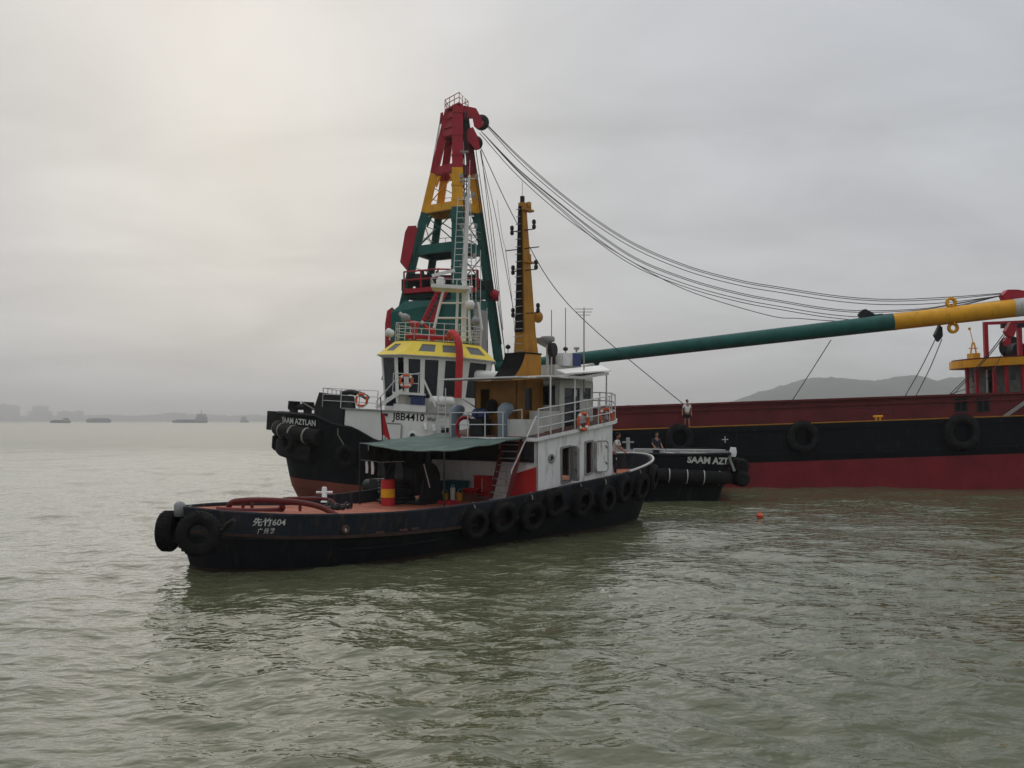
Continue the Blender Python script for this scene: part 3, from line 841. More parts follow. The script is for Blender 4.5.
for dx, r0 in ((0.0, 0.05), (0.16, 0.035), (-0.14, 0.03)):        # pipes and cables clipped to the near and right legs
    MB().tube([legat('N', 25.0) + Vector((0.42 + dx, -0.1, 0)), legat('N', 18.0) + Vector((0.46 + dx, -0.1, 0)), legat('N', 11.5) + Vector((0.5 + dx, -0.1, 0))], r0, 6).build('leg_cable', 'dark', crane)
    MB().tube([legat('R', 24.0) + Vector((0.3 + dx, -0.45, 0)), legat('R', 9.5) + Vector((0.36 + dx, -0.45, 0))], r0 * 0.8, 6).build('leg_cable', 'dark', crane)
for zw in (22.2, 20.2, 17.2, 14.6):
    MB().bar(legat('N', zw) + Vector((0.2, -0.4, 0)), legat('N', zw) + Vector((0.75, -0.4, 0)), 0.08, 0.12).build('cable_clamp', 'grey', crane)
for zw in (24.9, 23.4, 22.0, 20.0, 19.0, 17.6, 16.4, 14.5):       # flange plates bolted round the near leg
    p = legat('N', zw); MB().bar(p - Vector((0, 0, 0.05)), p + Vector((0, 0, 0.05)), 0.8, 0.8, (0, 1, 0)).build('flange', 'crane_red' if zw > 21.15 else 'crane_yellow' if zw > 18.5 else 'crane_green', crane)
# sheave arms and blocks reaching over towards the boom


def plate_prism(pts, D, th, name, mt, par):
    """side plate outline given as picture points at one depth, with real thickness"""
    a = [FC.D(px, py, D) for px, py in pts]; n = len(a); dy = Vector((0, th, 0))
    area = sum(a[i].x * a[(i + 1) % n].z - a[(i + 1) % n].x * a[i].z for i in range(n))
    if area < 0: a = a[::-1]
    return MB().add(a + [p + dy for p in a], [tuple(range(n)), tuple(range(2 * n - 1, n - 1, -1))] + [(i, n + i, n + (i + 1) % n, (i + 1) % n) for i in range(n)], False).build(name, mt, par)


for dd in (67.5, 68.5):
    plate_prism([(461, 105), (476, 108), (481, 117), (484, 125), (478, 128.5), (474, 126), (472.5, 118), (461, 118.5)], dd, 0.16, 'sheave_arm', 'crane_red', crane)
    plate_prism([(467, 129), (473, 127), (478, 137), (480, 147), (476, 150), (471, 144), (466, 140)], dd, 0.16, 'lower_sheave_arm', 'crane_red', crane)


def sheave(c, r, w, name, mt, par, ax='Y'):
    mtx = Matrix.Translation(c) @ Matrix.Rotation(R(90), 4, 'X' if ax == 'Y' else 'Y')
    return MB().ring([(r * 0.25, -w / 2), (r, -w / 2), (r * 0.86, 0), (r, w / 2), (r * 0.25, w / 2)], mtx, 20).build(name, mt, par)


for k in range(3): sheave(FC.D(481.5, 122.5, 67.85 + k * 0.25), 0.52, 0.2, 'sheave', 'dark', crane)
for k in range(3): sheave(FC.D(476, 143, 67.85 + k * 0.25), 0.46, 0.2, 'sheave', 'dark', crane)
MB().bar(FC.D(467, 124, 67.8), FC.D(468, 130, 68.8), 0.3, 0.5).build('sheave_pin', 'dark', crane)
# small red hanging block at the head's other side, red counter box on the leg
plate_prism([(440.5, 113), (443, 112), (443.5, 119), (441, 123), (439.5, 122)], 68.6, 0.3, 'small_block', 'crane_red', crane)
plate_prism([(405, 232), (408, 226), (416, 225.5), (417, 230), (411, 259), (407, 270.5), (400, 262)], 68.5, 1.1, 'red_leg_box', 'crane_red', crane)
plate_prism([(412.5, 236), (418, 230), (418.5, 233), (413, 262)], 68.55, 0.9, 'box_bracket', 'crane_green', crane)
# platform with red railing, winch housings
za = FC.D(405, 290, 68.5).z
pp = [FC.D(404, 290, 67.9), FC.D(438, 286, 66.6), FC.D(478, 290, 67.2), FC.D(478, 290, 70.6), FC.D(404, 290, 70.2)]
pp = [Vector((p.x, p.y, za)) for p in pp]
mb = MB(); n_ = len(pp); dz = Vector((0, 0, -0.3))
mb.add([p + dz for p in pp] + pp, [tuple(range(n_ - 1, -1, -1)), tuple(range(n_, 2 * n_))] + [(i, (i + 1) % n_, n_ + (i + 1) % n_, n_ + i) for i in range(n_)], False)
mb.build('winch_platform', 'crane_red', crane)
railing(crane, [pp[4], pp[0], pp[1], pp[2]], 1.15, 2, 1.15, 0.06, 'platform_railing', 'crane_red', postr=0.065)
for px, w in ((416, 0.9), (430, 0.8), (447, 0.7), (470, 0.8)):
    c = FC.D(px, 280, 69.0)
    m_ = MB(); m_.lathe([(w * 0.8, -0.5), (w * 0.8, -0.42), (w * 0.5, -0.4), (w * 0.5, 0.4), (w * 0.8, 0.42), (w * 0.8, 0.5)], Matrix.Translation((c.x, c.y, za + 0.75)) @ Matrix.Rotation(R(90), 4, 'Y'), 16)
    m_.bar((c.x - 0.6, c.y, za), (c.x - 0.6, c.y, za + 0.8), 0.12, 0.8); m_.bar((c.x + 0.6, c.y, za), (c.x + 0.6, c.y, za + 0.8), 0.12, 0.8)
    m_.build('platform_winch', 'dark', crane)
# green machinery house below the tower, red edge plate
hs = MB(); pl2 = [FC.D(p, 300, d) for p, d in ((391, 67.6), (470, 66.0), (488, 67.5), (488, 72.0), (391, 72.0))]
top = [Vector((a.x + (0.9 if i in (0, 4) else 0), a.y, FC.D(400, 302, 68).z)) for i, a in enumerate(pl2)]
mid = [Vector((a.x, a.y, FC.D(400, 313, 68).z)) for a in pl2]; bot = [Vector((a.x, a.y, 3.6 - ZC)) for a in pl2]
n_ = 5
hs.add(bot + mid + top, [(i, (i + 1) % n_, n_ + (i + 1) % n_, n_ + i) for i in range(n_)] + [(n_ + i, n_ + (i + 1) % n_, 2 * n_ + (i + 1) % n_, 2 * n_ + i) for i in range(n_)] + [tuple(range(10, 15)), (4, 3, 2, 1, 0)], False)
hs.build('machinery_house', 'crane_green', crane)
plate_prism([(385, 324), (387, 311), (392, 307), (392, 360), (385, 360)], 67.7, 3.5, 'red_end_plate', 'crane_red', crane)
pdoor = [FC.D(474, 318, 66.2), FC.D(487, 318, 67.3)]
MB().wall((pdoor[0].x, pdoor[0].y, pdoor[0].z - 2.5), (pdoor[1].x, pdoor[1].y, pdoor[0].z - 2.5), (pdoor[1].x, pdoor[1].y, pdoor[0].z + 0.6), (pdoor[0].x, pdoor[0].y, pdoor[0].z + 0.6), (), 0.08).build('service_panel', 'grey', crane)
# sloping stairs between the house and platform (red stringers)
for d0, d1 in ((423, 438), (431, 446)):
    MB().bar(FC.D(d0, 322, 66.0), FC.D(d1 + 2, 287, 66.6), 0.1, 0.26).build('stair_stringer', 'crane_red', crane)
for k in range(9):
    t = (k + 0.5) / 9; a = FC.D(423, 322, 66.0).lerp(FC.D(440, 287, 66.6), t); b_ = FC.D(431, 322, 66.0).lerp(FC.D(448, 287, 66.6), t)
    MB().bar(a, b_, 0.2, 0.05).build('stair_tread', 'crane_red', crane)
# caged ladder beside the near leg
la, lb = FC.D(465.5, 200, 66.5), FC.D(466.5, 300, 66.2); lc, ld = FC.D(470.5, 200, 66.5), FC.D(472, 300, 66.2)
lad = MB(); lad.tube([la, lb], 0.03, 6); lad.tube([lc, ld], 0.03, 6); lo = lad.build('leg_ladder', 'rail', crane)
for k in range(22):
    t = (k + 0.5) / 22; MB().tube([la.lerp(lb, t), lc.lerp(ld, t)], 0.018, 5, False).build('rung', 'rail', lo)
# red winch cluster hanging on the right-hand leg
mb = MB(); c = FC.D(494, 295, 69.0); mb.sphere(c, (0.35, 0.4, 0.42), 10, 6); mb.bar(FC.D(488, 292, 69), FC.D(497, 299, 69), 0.35, 0.35); mb.bar(FC.D(497, 291, 69), FC.D(496, 301, 69), 0.12, 0.3); mb.build('leg_pulley', 'crane_red', crane)
mb = MB(); mb.bar(FC.D(489, 281, 69), FC.D(491, 296, 69), 0.5, 0.4); mb.build('leg_motor', 'dark', crane)
# boom
bp0, bp1 = FC.D(497, 368, 69.2), FC.D(1062, 302.5, 62.3)


def boomx(px):
    """point on the boom axis seen at picture column px"""
    lo_, hi_ = 0.0, 1.0
    for _ in range(40):
        mid_ = (lo_ + hi_) / 2; p = FC.w(bp0.lerp(bp1, mid_)); u = 512 + 1000 * p.x / p.y
        if u < px: lo_ = mid_
        else: hi_ = mid_
    return bp0.lerp(bp1, lo_)


def boomr(px): return 0.40 + 0.17 * (px - 500) / 520


for a, b_, c in ((497, 895, 'crane_green'), (895, 1013.5, 'crane_yellow'), (1013.5, 1026, 'cream'), (1026, 1062, 'crane_red')):
    n_ = 10; MB().tube([boomx(a + (b_ - a) * k / n_) for k in range(n_ + 1)], [boomr(a + (b_ - a) * k / n_) * (0.9 if c == 'crane_red' else 1.012 if c == 'cream' else 1) for k in range(n_ + 1)], 24).build('boom_section', c, crane)
p = boomx(895); MB().tube([boomx(893.5), boomx(896.5)], boomr(895) * 1.03, 24).build('boom_collar', 'crane_yellow', crane)
for px in (620, 700, 780, 850, 950):
    MB().tube([boomx(px - 0.5), boomx(px + 0.5)], boomr(px) * 1.012, 24).build('weld_collar', 'crane_green' if px < 895 else 'crane_yellow', crane)
MB().bar(FC.D(493, 375, 69.2), FC.D(493, 395, 69.2), 0.9, 0.9).build('boom_pedestal', 'crane_green', crane)
for sgn, px in ((1, 951), (-1, 953)):      # lifting eyes
    c = boomx(px) + Vector((0, 0, sgn * (boomr(px) + 0.26)))
    mb = MB(); mb.ring([(0.17, -0.07), (0.36, -0.07), (0.36, 0.07), (0.17, 0.07)], Matrix.Translation(c) @ Matrix.Rotation(R(90), 4, 'X'), 20)
    mb.bar(c + Vector((0, 0, -sgn * 0.2)), c + Vector((0, 0, -sgn * 0.42)), 0.55, 0.13); mb.build('lifting_eye', 'crane_yellow', crane)


def dm(px, py): return 69.2 + (62.6 - 69.2) * (px - 497) / (1062 - 497)


def blockpart(pts, th, name, mt, dx=0.0):
    D = dm(sum(p[0] for p in pts) / len(pts), 0) - th / 2 + dx
    return plate_prism(pts, D, th, name, mt, crane)


blockpart([(859, 314), (863, 309.5), (866, 309), (875, 314), (876, 318), (868, 320), (862, 320)], 0.35, 'cable_guide_block', 'dark')
blockpart([(874, 314.5), (883, 313.5), (883, 318), (874, 319)], 0.2, 'cable_guide_arm', 'crane_green')
blockpart([(935, 335), (939.5, 325.5), (942.5, 327), (943, 336), (939, 341.5)], 0.35, 'hoist_block', 'dark', -0.1)
blockpart([(938.2, 323), (940.8, 323), (940.8, 329), (938.2, 329)], 0.12, 'hoist_shackle', 'dark')
blockpart([(1003, 295), (1008, 289.5), (1018, 289.5), (1040, 293.5), (1040, 299), (1016, 301.5), (1006, 301.5)], 0.6, 'tip_block', 'crane_red')
blockpart([(1006, 331), (1011, 322), (1016, 322), (1017, 328), (1014, 337), (1009, 336)], 0.45, 'tip_hoist_block', 'crane_red')
blockpart([(1004, 341), (1008, 337), (1011, 338), (1011, 344), (1006, 346)], 0.3, 'tip_hoist_hook', 'crane_red')
plate_prism([(812, 336), (814.5, 336), (813.5, 339.5)], dm(813, 0), 0.15, 'boom_lug', 'crane_green', crane)
plate_prism([(594, 362), (600, 362), (598, 367), (594, 366)], dm(598, 0) - 0.1, 0.3, 'boom_lug', 'crane_green', crane)
# wires
R_W = 0.025


def wire(pts, name='wire_rope', r=R_W, dd=0.0, par=None, n=7):
    P3 = [FC.D(px, py, (d if d else dm(px, py)) + dd) for px, py, d in pts]
    return MB().tube(catmull(P3, n), r, 5).build(name, 'wire', par or crane)


up = [(486, 124, 67.9), (520, 158.5, 0), (560, 193.5, 0), (600, 223.5, 0), (640, 247.5, 0), (690, 268, 0), (740, 281.5, 0), (780, 288.5, 0), (840, 297.5, 0), (890, 300.7, 0), (947, 298.5, 0), (1006, 293.5, 0)]
for off, dd in ((-1.3, 0.2), (0.4, -0.1), (4.0, 0.3)):
    wire([(px, py + (off if 490 < px < 1000 else off * 0.4), d) for px, py, d in up], dd=dd)
md = [(481, 131, 68.0), (518, 169, 0), (560, 204, 0), (600, 235.5, 0), (640, 261, 0), (690, 280.5, 0), (740, 294, 0), (780, 301.5, 0), (828, 309.3, 0), (868, 311.8, 0), (920, 309.5, 0), (958, 303.5, 0), (1006, 294.5, 0)]
for off, dd in ((-1.0, 0.15), (0.6, -0.2), (5.0, 0.25), (8.0, -0.1)):
    wire([(px, py + (off * min(1, (px - 481) / 120) * min(1, (1006 - px) / 130)), d) for px, py, d in md], dd=dd)
wire([(479.5, 133, 68.1), (518, 176, 0), (568, 219.5, 0), (620, 254.5, 0), (685, 289.5, 0), (767, 315, 0), (800, 318.5, 0), (837, 321, 0), (862, 320, 0)])
wire([(862, 316.5, 0), (900, 313, 0), (950, 307, 0), (1006, 300, 0)], r=0.025)
wire([(872, 318, 0), (930, 312, 0), (980, 305, 0), (1030, 301, 0)], r=0.025)
# stays and hoist lines
wire([(480, 146, 68.5), (518, 225, 66.5), (568, 304, 65), (676, 398, 63.9), (688, 404, 63.6)], 'stay_wire', 0.028)
wire([(480, 150, 68.5), (497, 222, 68.5), (520, 345, 68)], 'stay_wire', 0.022)
wire([(480, 150, 68.6), (492, 222, 68.8), (503, 330, 69)], 'stay_wire', 0.022)
wire([(481, 150, 68.7), (487, 200, 68.8), (506, 362, 69)], 'stay_wire', 0.022)
wire([(440.5, 118, 68.6), (431, 170, 68.7), (418, 232, 68.8)], 'stay_wire', 0.025)
wire([(441.5, 118, 68.6), (428, 190, 68.7), (417, 226, 68.8)], 'stay_wire', 0.02)
wire([(831, 340, 0), (812, 370, 65), (792, 401, 65)], 'hoist_line', 0.03)
wire([(936.5, 337, 0), (921, 368, 65), (903, 400, 65)], 'hoist_line', 0.03)
wire([(942, 339, 0), (930, 368, 65), (914, 400, 65)], 'hoist_line', 0.03)
wire([(1008, 328, 0), (985, 358, 64.3), (950, 394, 64.2), (938, 400, 64.5)], 'hoist_line', 0.03)
wire([(1009, 330, 0), (987, 358, 64.3), (950, 398, 64.2)], 'hoist_line', 0.03)
wire([(1019, 322, 0), (1003, 352, 65), (985, 380, 64.4), (940, 398, 64.5)], 'hoist_line', 0.022)

# ------------------------------------------------------------------ white and yellow tug (lies between the barge and the near tug, bow up)
FT = Frame((0, 56.5, 0), (0, R(-3.2), R(180)))
tug = empty('tugboat', FT.loc, FT.rot)
tag(tug, 'black hulled tug with white deckhouse and yellow roofed wheelhouse, moored against the barge', 'tugboat')
HB = Hull((-11.75, 13.3, 5.0), (-11.0, 12.35, 4.5), 0.12, 4.0, 0.70, 2.3,
          [(-12.2, 3.2), (-9, 2.95), (-3, 2.7), (5.5, 2.66), (7.1, 2.7), (8.4, 3.35), (9.6, 3.5), (10.4, 3.85), (13.6, 3.95)], flare=0.9)


def build_tug_hull():
    mb = MB()
    lv = [-1.0, -0.5, 0.0, 0.12, 0.25, 0.4, 0.55, 0.7, 0.85, 1.0]
    HB.shell(mb, lv, mats=lambda a, b_: 1 if b_ <= 0.125 else 0, n=80)
    return mb.build('hull', ['hull_black', 'antifoul'], tug)


hullB = build_tug_hull()
for side in (-1, 1):
    mb = MB(); ln = HB.rimline(side, 80); mb.tube(ln, 0.09, 8); mb.build('cap_rail', 'hull_black', hullB)
    ii = HB.rimline(side, 80, 0, 0.12); vs = ii + [(p[0], side * max(0.0, min(abs(p[1]), HB.half(p[0], p[2] - 1.0) - 0.1)), p[2] - 1.0) for p in ii]; n_ = len(ii)
    MB().add(vs, [(i, i + 1, n_ + i + 1, n_ + i) if side > 0 else (n_ + i, n_ + i + 1, i + 1, i) for i in range(n_ - 1)], True).build('bulwark_inside', 'grey', hullB)
mb = MB(); r1 = HB.rimline(-1, 80, -1.0, 0.05); r2 = HB.rimline(1, 80, -1.0, 0.05); n_ = len(r1)
fit_ = lambda p, sd_: (p[0], sd_ * max(0.0, min(abs(p[1]), HB.half(p[0], min(p[2], 2.9)) - 0.08)), min(p[2], 2.9))
mb.add([fit_(p, -1) for p in r1] + [fit_(p, 1) for p in r2], [(i, i + 1, n_ + i + 1, n_ + i) for i in range(n_ - 1)], True); mb.build('deck', 'grey', tug)
for zf, o_, h in ((lambda x: 2.05, 0.07, 0.2), (lambda x: 1.35, 0.06, 0.14)):
    for side in (1, -1):
        mb = MB(); HB.belt(mb, zf, o_, h, -11.2, 6.3 if o_ > 0.065 else 12.0, side); mb.build('rubbing_strake', 'rubber', hullB)


def bow_curve(z0, z1, out_, x_from, n=26):
    """points round the bow from port quarter to starboard, following the hull"""
    pts = []
    for side in (1, -1):
        seq = []
        for i in range(n + 1):
            t = i / n; x = x_from + (13.2 - x_from) * math.sin(t * math.pi / 2); z = z0 + (z1 - z0) * t
            h = HB.half(x, z); seq.append((x, side * (h + out_), z))
        pts += seq if side > 0 else seq[::-1]
    k = len(pts) // 2
    nose = [(pts[k - 1][0] + out_ * 0.5, pts[k - 1][1] * 0.4, z1), (pts[k - 1][0] + out_ * 0.5, -pts[k - 1][1] * 0.4, z1)]
    return pts[:k] + nose + pts[k:]


pts = bow_curve(2.75, 3.2, 0.32, 10.2)
MB().tube(pts, 0.42, 12).build('bow_roll_fender', 'rubber', tug)
for k in range(4, len(pts) - 4, 5):
    a, b_ = Vector(pts[k]), Vector(pts[k + 1]); d = (b_ - a).normalized() * 0.05
    MB().tube([a - d, a + d], 0.445, 12).build('fender_strap', 'rope', tug)
pts = bow_curve(1.85, 2.25, 0.22, 10.6)
mb = MB(); vs = []
for p in pts:
    v_ = Vector((p[0] - 9.5, p[1], 0)).normalized() if True else None
    vs += [Vector(p) + v_ * a + Vector((0, 0, b_)) for a, b_ in ((-0.25, -0.45), (0.25, -0.45), (0.38, -0.3), (0.38, 0.32), (0.25, 0.45), (-0.25, 0.45))]
n_ = len(pts)
for i in range(n_ - 1):
    for k in range(6):
        k2 = (k + 1) % 6; mb.add([vs[i * 6 + k], vs[i * 6 + k2], vs[i * 6 + 6 + k2], vs[i * 6 + 6 + k]], [(3, 2, 1, 0)], True)
mb.add(vs[:6], [(0, 1, 2, 3, 4, 5)]); mb.add(vs[-6:], [(5, 4, 3, 2, 1, 0)])
mb.build('bow_block_fender', 'rubber', tug)
# name on the bow bulwark, port of the stem
n0, n1 = 12.7, 10.5


def bow_text(u, v_, W):
    x = n0 + (n1 - n0) * u / W; z = 3.42 - 0.06 * u / W + v_
    return Vector((x, HB.half(x, z) + 0.02, z))


text_part('bow_name', 'SAAM AZTLAN', 0.42, bow_text, 'letter', hullB, 0.012)
s0 = FT.at(687, 460, y=4.9)


def stern_text(u, v_, W):
    x = s0.x - u; z = s0.z - 0.12 + v_
    return Vector((x, HB.half(x, z) + 0.02, z))


text_part('stern_name', 'SAAM AZTLAN', 0.47, stern_text, 'letter', hullB, 0.02)
# stern: tube fender with light straps, white rails and corner fender
pts = []
for i in range(22):
    x = -5.5 - (11.6 - 5.5) * math.sin(i / 21 * math.pi / 2); pts.append((x, HB.half(x, 1.85) + 0.3, 1.85))
pts += [(-11.95, 3.0, 1.85), (-12.0, 0, 1.85), (-11.9, -4, 1.85)]
MB().tube(pts, 0.36, 12).build('stern_roll_fender', 'rubber', tug)
for px in (669, 687, 704, 721):
    c = FT.at(px, 474, y=5.2); c = Vector((c.x, HB.half(c.x, 1.85) + 0.3, 1.85))
    MB().tube([c + Vector((-0.02, 0, 0)), c + Vector((0.02, 0, 0))], 0.368, 12).build('fender_strap', 'rail', tug)
for px, py, r_, l_ in ((742, 466, 0.42, 0.7), (741, 478, 0.42, 1.0)):
    c = FT.at(px, py, y=3.2)
    MB().lathe([(r_ * 0.7, -l_), (r_, -l_ * 0.8), (r_, l_ * 0.8), (r_ * 0.7, l_)], Matrix.Translation((-11.95, 3.4, c.z)) @ Matrix.Rotation(R(90), 4, 'X'), 16).build('stern_corner_fender', 'rubber', tug)
st = MB(); st.bar(FT.at(727, 452, y=4.2), FT.at(734, 471, y=4.2), 0.3, 0.12); st.build('stern_stanchion', 'grey', tug)
st = MB(); p = FT.at(733, 452, y=4.2); st.lathe([(0.16, -0.25), (0.2, 0.0), (0.14, 0.25)], Matrix.Translation(p), 12); st.build('stern_roller', 'white', tug)
railing(tug, [(-6.2, 4.3, 2.75), (-11.0, 4.1, 2.95)], 0.34, 1, 1.6, 0.03, 'stern_railing')
for px, w in ((671, 0.4), (700, 1.9)):
    c = FT.at(px, 455, y=3.9); MB().b2((c.x - w / 2, 3.4, 2.2), (c.x + w / 2, 3.9, c.z + 0.12)).build('stern_locker', 'white' if w < 1 else 'cream', tug)

# deckhouse: white block with raised fore part, doors and call sign
yw = 4.0
dh0, dh1 = FT.at(343.5, 415, y=yw).x, FT.at(489, 430, y=yw).x       # forward and aft ends
zt0 = 4.33
H0 = 1.9


def dh_wall(y, flip):
    mb = MB(); W = dh0 - dh1
    p = FT.at(371, 430, y=y)
    holes = [(fx(439.5), fx(447), 0.14, 0.62)] if not flip else []
    mb.wall((dh0, y, H0), (dh1, y, H0), (dh1, y, zt0), (dh0, y, zt0), holes, 0.08, flip=not flip)
    return mb


def fx(px): return (dh0 - FT.at(px, 430, y=yw).x) / (dh0 - dh1)


dhm = MB()
dhm.wall((dh1, yw, H0), (dh0, yw, H0), (dh0, yw, zt0), (dh1, yw, zt0), [(1 - fx(449), 1 - fx(441), 0.2, 0.72)], 0.08, True)
dhm.wall((dh1, -yw, H0), (dh0, -yw, H0), (dh0, -yw, zt0), (dh1, -yw, zt0), (), 0.08)
dhm.wall((dh0, yw, H0), (dh0, -yw, H0), (dh0, -yw, zt0), (dh0, yw, zt0), (), 0.08, True)
dhm.wall((dh1, yw, H0), (dh1, -yw, H0), (dh1, -yw, zt0), (dh1, yw, zt0), (), 0.08)
house = dhm.build('deckhouse', 'white_clean', tug)
MB().b2((dh1 - 0.1, -yw - 0.1, zt0), (dh0 + 0.1, yw + 0.1, zt0 + 0.07)).build('boat_deck', 'grey', house)
mb = MB(); c0, c1 = FT.at(387, 425, y=yw), FT.at(401, 425, y=yw); zd0, zd1 = 2.3, FT.at(390, 424, y=yw).z
mb.b2((c1.x, yw, zd0), (c0.x, yw + 0.05, zd1)); do = mb.build('door', 'white_clean', house)
mb = MB()
for a, b_ in (((c1.x - 0.04, zd0), (c1.x - 0.04, zd1)), ((c0.x + 0.04, zd0), (c0.x + 0.04, zd1)), ((c1.x, zd1 + 0.03), (c0.x, zd1 + 0.03))): mb.bar((a[0], yw + 0.03, a[1]), (b_[0], yw + 0.03, b_[1]), 0.05, 0.08)
mb.build('door_frame', 'grey', do)
for dx in (-0.12, 0.12):
    MB().ring([(0.09, 0), (0.12, 0.0), (0.12, 0.03), (0.09, 0.03)], facing(((c0.x + c1.x) / 2 + dx, yw + 0.05, zd0 + 0.25), (0, 1, 0)), 16).build('door_emblem', 'grey', do)
c = FT.at(412.5, 436, y=yw); MB().ring([(0.14, 0), (0.23, 0), (0.23, 0.06), (0.14, 0.06)], facing((c.x, yw, c.z), (0, 1, 0)), 20).build('porthole_rim', 'white', house)
MB().lathe([(0.15, 0.0), (0.15, 0.03)], facing((c.x, yw, c.z), (0, 1, 0)), 18).build('porthole_glass', 'glass', house)
for px, py in ((424, 428), (432.5, 429)):
    c = FT.at(px, py, y=yw); MB().tube([(c.x - 0.12, yw + 0.12, c.z - 0.1), (c.x - 0.05, yw + 0.1, c.z + 0.15), (c.x - 0.05, yw - 0.02, c.z + 0.22)], 0.09, 10).build('vent_pipe', 'white', house)
for px, py in ((429, 418), (433.5, 418.5)):
    c = FT.at(px, py, y=yw); MB().sphere((c.x, yw + 0.08, c.z), 0.12, 10, 6).build('deck_lamp', 'grey', house)
c = FT.at(385.5, 414.5, y=yw); MB().b2((c.x - 0.12, yw, c.z - 0.06), (c.x + 0.12, yw + 0.12, c.z + 0.06)).build('side_lamp', 'dark', house)
t0 = FT.at(392, 419, y=yw)


def call_text(u, v_, W):
    k = 1.70 / W; return Vector((t0.x - u * k, yw + 0.008, t0.z - 0.03 + v_ * 0.95))


text_part('call_sign', 'J8B4410', 0.56, call_text, 'letter_black', house, 0.012)
# fore deck: black bitts, tarpaulin covered winch
bt = MB()
for px in (294, 308): 
    c = FT.at(px, 406, y=0.6); bt.lathe([(0.3, 2.95), (0.3, 3.6), (0.24, 3.62), (0.24, 4.45), (0.34, 4.5), (0.34, 4.62)], Matrix.Translation((c.x, 0.6, 0)), 14)
a, b_ = FT.at(288.5, 406.5, y=0.6), FT.at(314, 407, y=0.6); bt.tube([a, b_], 0.19, 10)
bt.b2((FT.at(292, 0, y=.6).x, 0.2, 2.95), (FT.at(310, 0, y=.6).x, 1.0, 4.0)); bt.build('towing_bitts', 'dark', tug)
wc = FT.at(332, 415, y=2.6); wn_ = empty('tow_winch', (wc.x, 1.6, 2.4)); wn_.parent = tug
mb = MB(); mb.lathe([(0.75, -1.5), (0.75, -1.35), (0.45, -1.33), (0.45, 1.33), (0.75, 1.35), (0.75, 1.5)], Matrix.Translation((0, 0, 1.5)) @ Matrix.Rotation(R(90), 4, 'X'), 18); mb.build('winch_drum', 'dark', wn_)
for y in (-1.7, 1.7):
    MB().prism([(-0.85, 0), (0.85, 0), (0.8, 2.0), (0.6, 2.75), (-0.7, 2.65), (-0.85, 1.9)], -0.12, 0.12, Matrix.Translation((0, y, 0)) @ Matrix.Rotation(R(90), 4, 'X')).build('winch_frame', 'dark', wn_)
mb = MB(); mb.b2((-0.7, -1.58, 2.0), (0.65, 1.58, 2.7)); mb.build('winch_cover', 'dark', wn_)
mb = MB(); pts = [(-0.5, 1.2, 2.75), (-1.0, 1.4, 2.85), (-1.6, 1.5, 2.75), (-2.0, 1.5, 2.55)]; mb.tube(catmull(pts, 5), [0.14] * 16, 8); mb.build('winch_rope', 'dark', wn_)
mb = MB(); mb.tube([(0.9, 1.2, 1.8), (1.7, 1.0, 2.2)], 0.035, 6); mb.build('brake_lever', 'rope', wn_)
for k in range(6):
    MB().tube([(0.0 + 0.72 * math.cos(a), -1.4 + 0.5 * k + 0.1, 1.5 + 0.72 * math.sin(a)) for a in [2 * math.pi * q / 16 for q in range(17)]], 0.12, 6, False).build('rope_turn', 'dark', wn_)

# rails, stairs and gear on the boat deck
zdk = zt0 + 0.07
railing(tug, [(FT.at(345, 0, y=3.9).x, 3.9, zdk), (FT.at(400, 0, y=3.9).x, 3.9, zdk)], 0.98, 3, 1.0, 0.02)
railing(tug, [(FT.at(345, 0, y=3.9).x, -3.9, zdk), (FT.at(345, 0, y=3.9).x, 3.9, zdk)], 0.98, 3, 1.3, 0.02)
for k in range(5):
    px = 380 + k * 5.2; py = 404.5 - k * 3.2; c = FT.at(px, py, y=3.3)
    MB().box((c.x, 3.3, c.z), (0.28, 0.8, 0.05)).build('stair_tread', 'white_clean', tug)
for y in (2.88, 3.72):
    a, b_ = FT.at(376, 408, y=y), FT.at(403, 390, y=y); MB().bar(a, b_, 0.05, 0.2).build('stair_stringer', 'white_clean', tug)
a, b_ = FT.at(376, 402, y=3.75), FT.at(398, 377, y=3.75)
MB().tube([a, b_, FT.at(420, 373, y=3.75)], 0.03, 6).build('stair_handrail', 'rail', tug)
c0, c1 = FT.at(393, 393, y=3.5), FT.at(425, 393, y=3.5)
MB().b2((c1.x, 2.0, c0.z - 0.05), (c0.x, 3.75, c0.z + 0.07)).build('bridge_wing', 'white_clean', tug)
railing(tug, [(c0.x, 3.7, c0.z + 0.07), (c1.x + 0.35, 3.7, c0.z + 0.07)], 0.98, 2, 0.85, 0.025, 'wing_railing')
a, b_ = FT.at(411, 395, y=3.6), FT.at(424, 405, y=3.6)
MB().b2((b_.x, 3.2, b_.z), (a.x, 3.6, a.z)).build('dark_locker', 'blue', tug)
MB().b2((b_.x - 0.1, 3.0, b_.z - 0.5), (a.x + 0.9, 3.55, b_.z - 0.02)).build('white_locker', 'white_clean', tug)
a, b_ = FT.at(423, 378, y=3.7), FT.at(436, 407, y=3.7); MB().bar(a, b_, 0.12, 0.1).build('brace', 'white_clean', tug)
# liferaft canisters
rf_ = MB(); c = FT.at(442, 401, y=3.5); rf_.lathe([(0.0, -0.68), (0.2, -0.66), (0.25, -0.5), (0.25, -0.06), (0.28, -0.04), (0.28, 0.04), (0.25, 0.06), (0.25, 0.5), (0.2, 0.66), (0, 0.68)], Matrix.Translation((c.x, 3.4, c.z)) @ Matrix.Rotation(R(90), 4, 'Y'), 16); rf_.build('liferaft_canister', 'white_clean', tug)
rf_ = MB(); c = FT.at(487, 376.5, y=2.0); rf_.lathe([(0.0, -0.7), (0.3, -0.65), (0.32, 0.6), (0.27, 0.7)], Matrix.Translation((c.x, 2.0, c.z)) @ Matrix.Rotation(R(90), 4, 'Y'), 16); rf_.build('liferaft_canister', 'white_clean', tug)
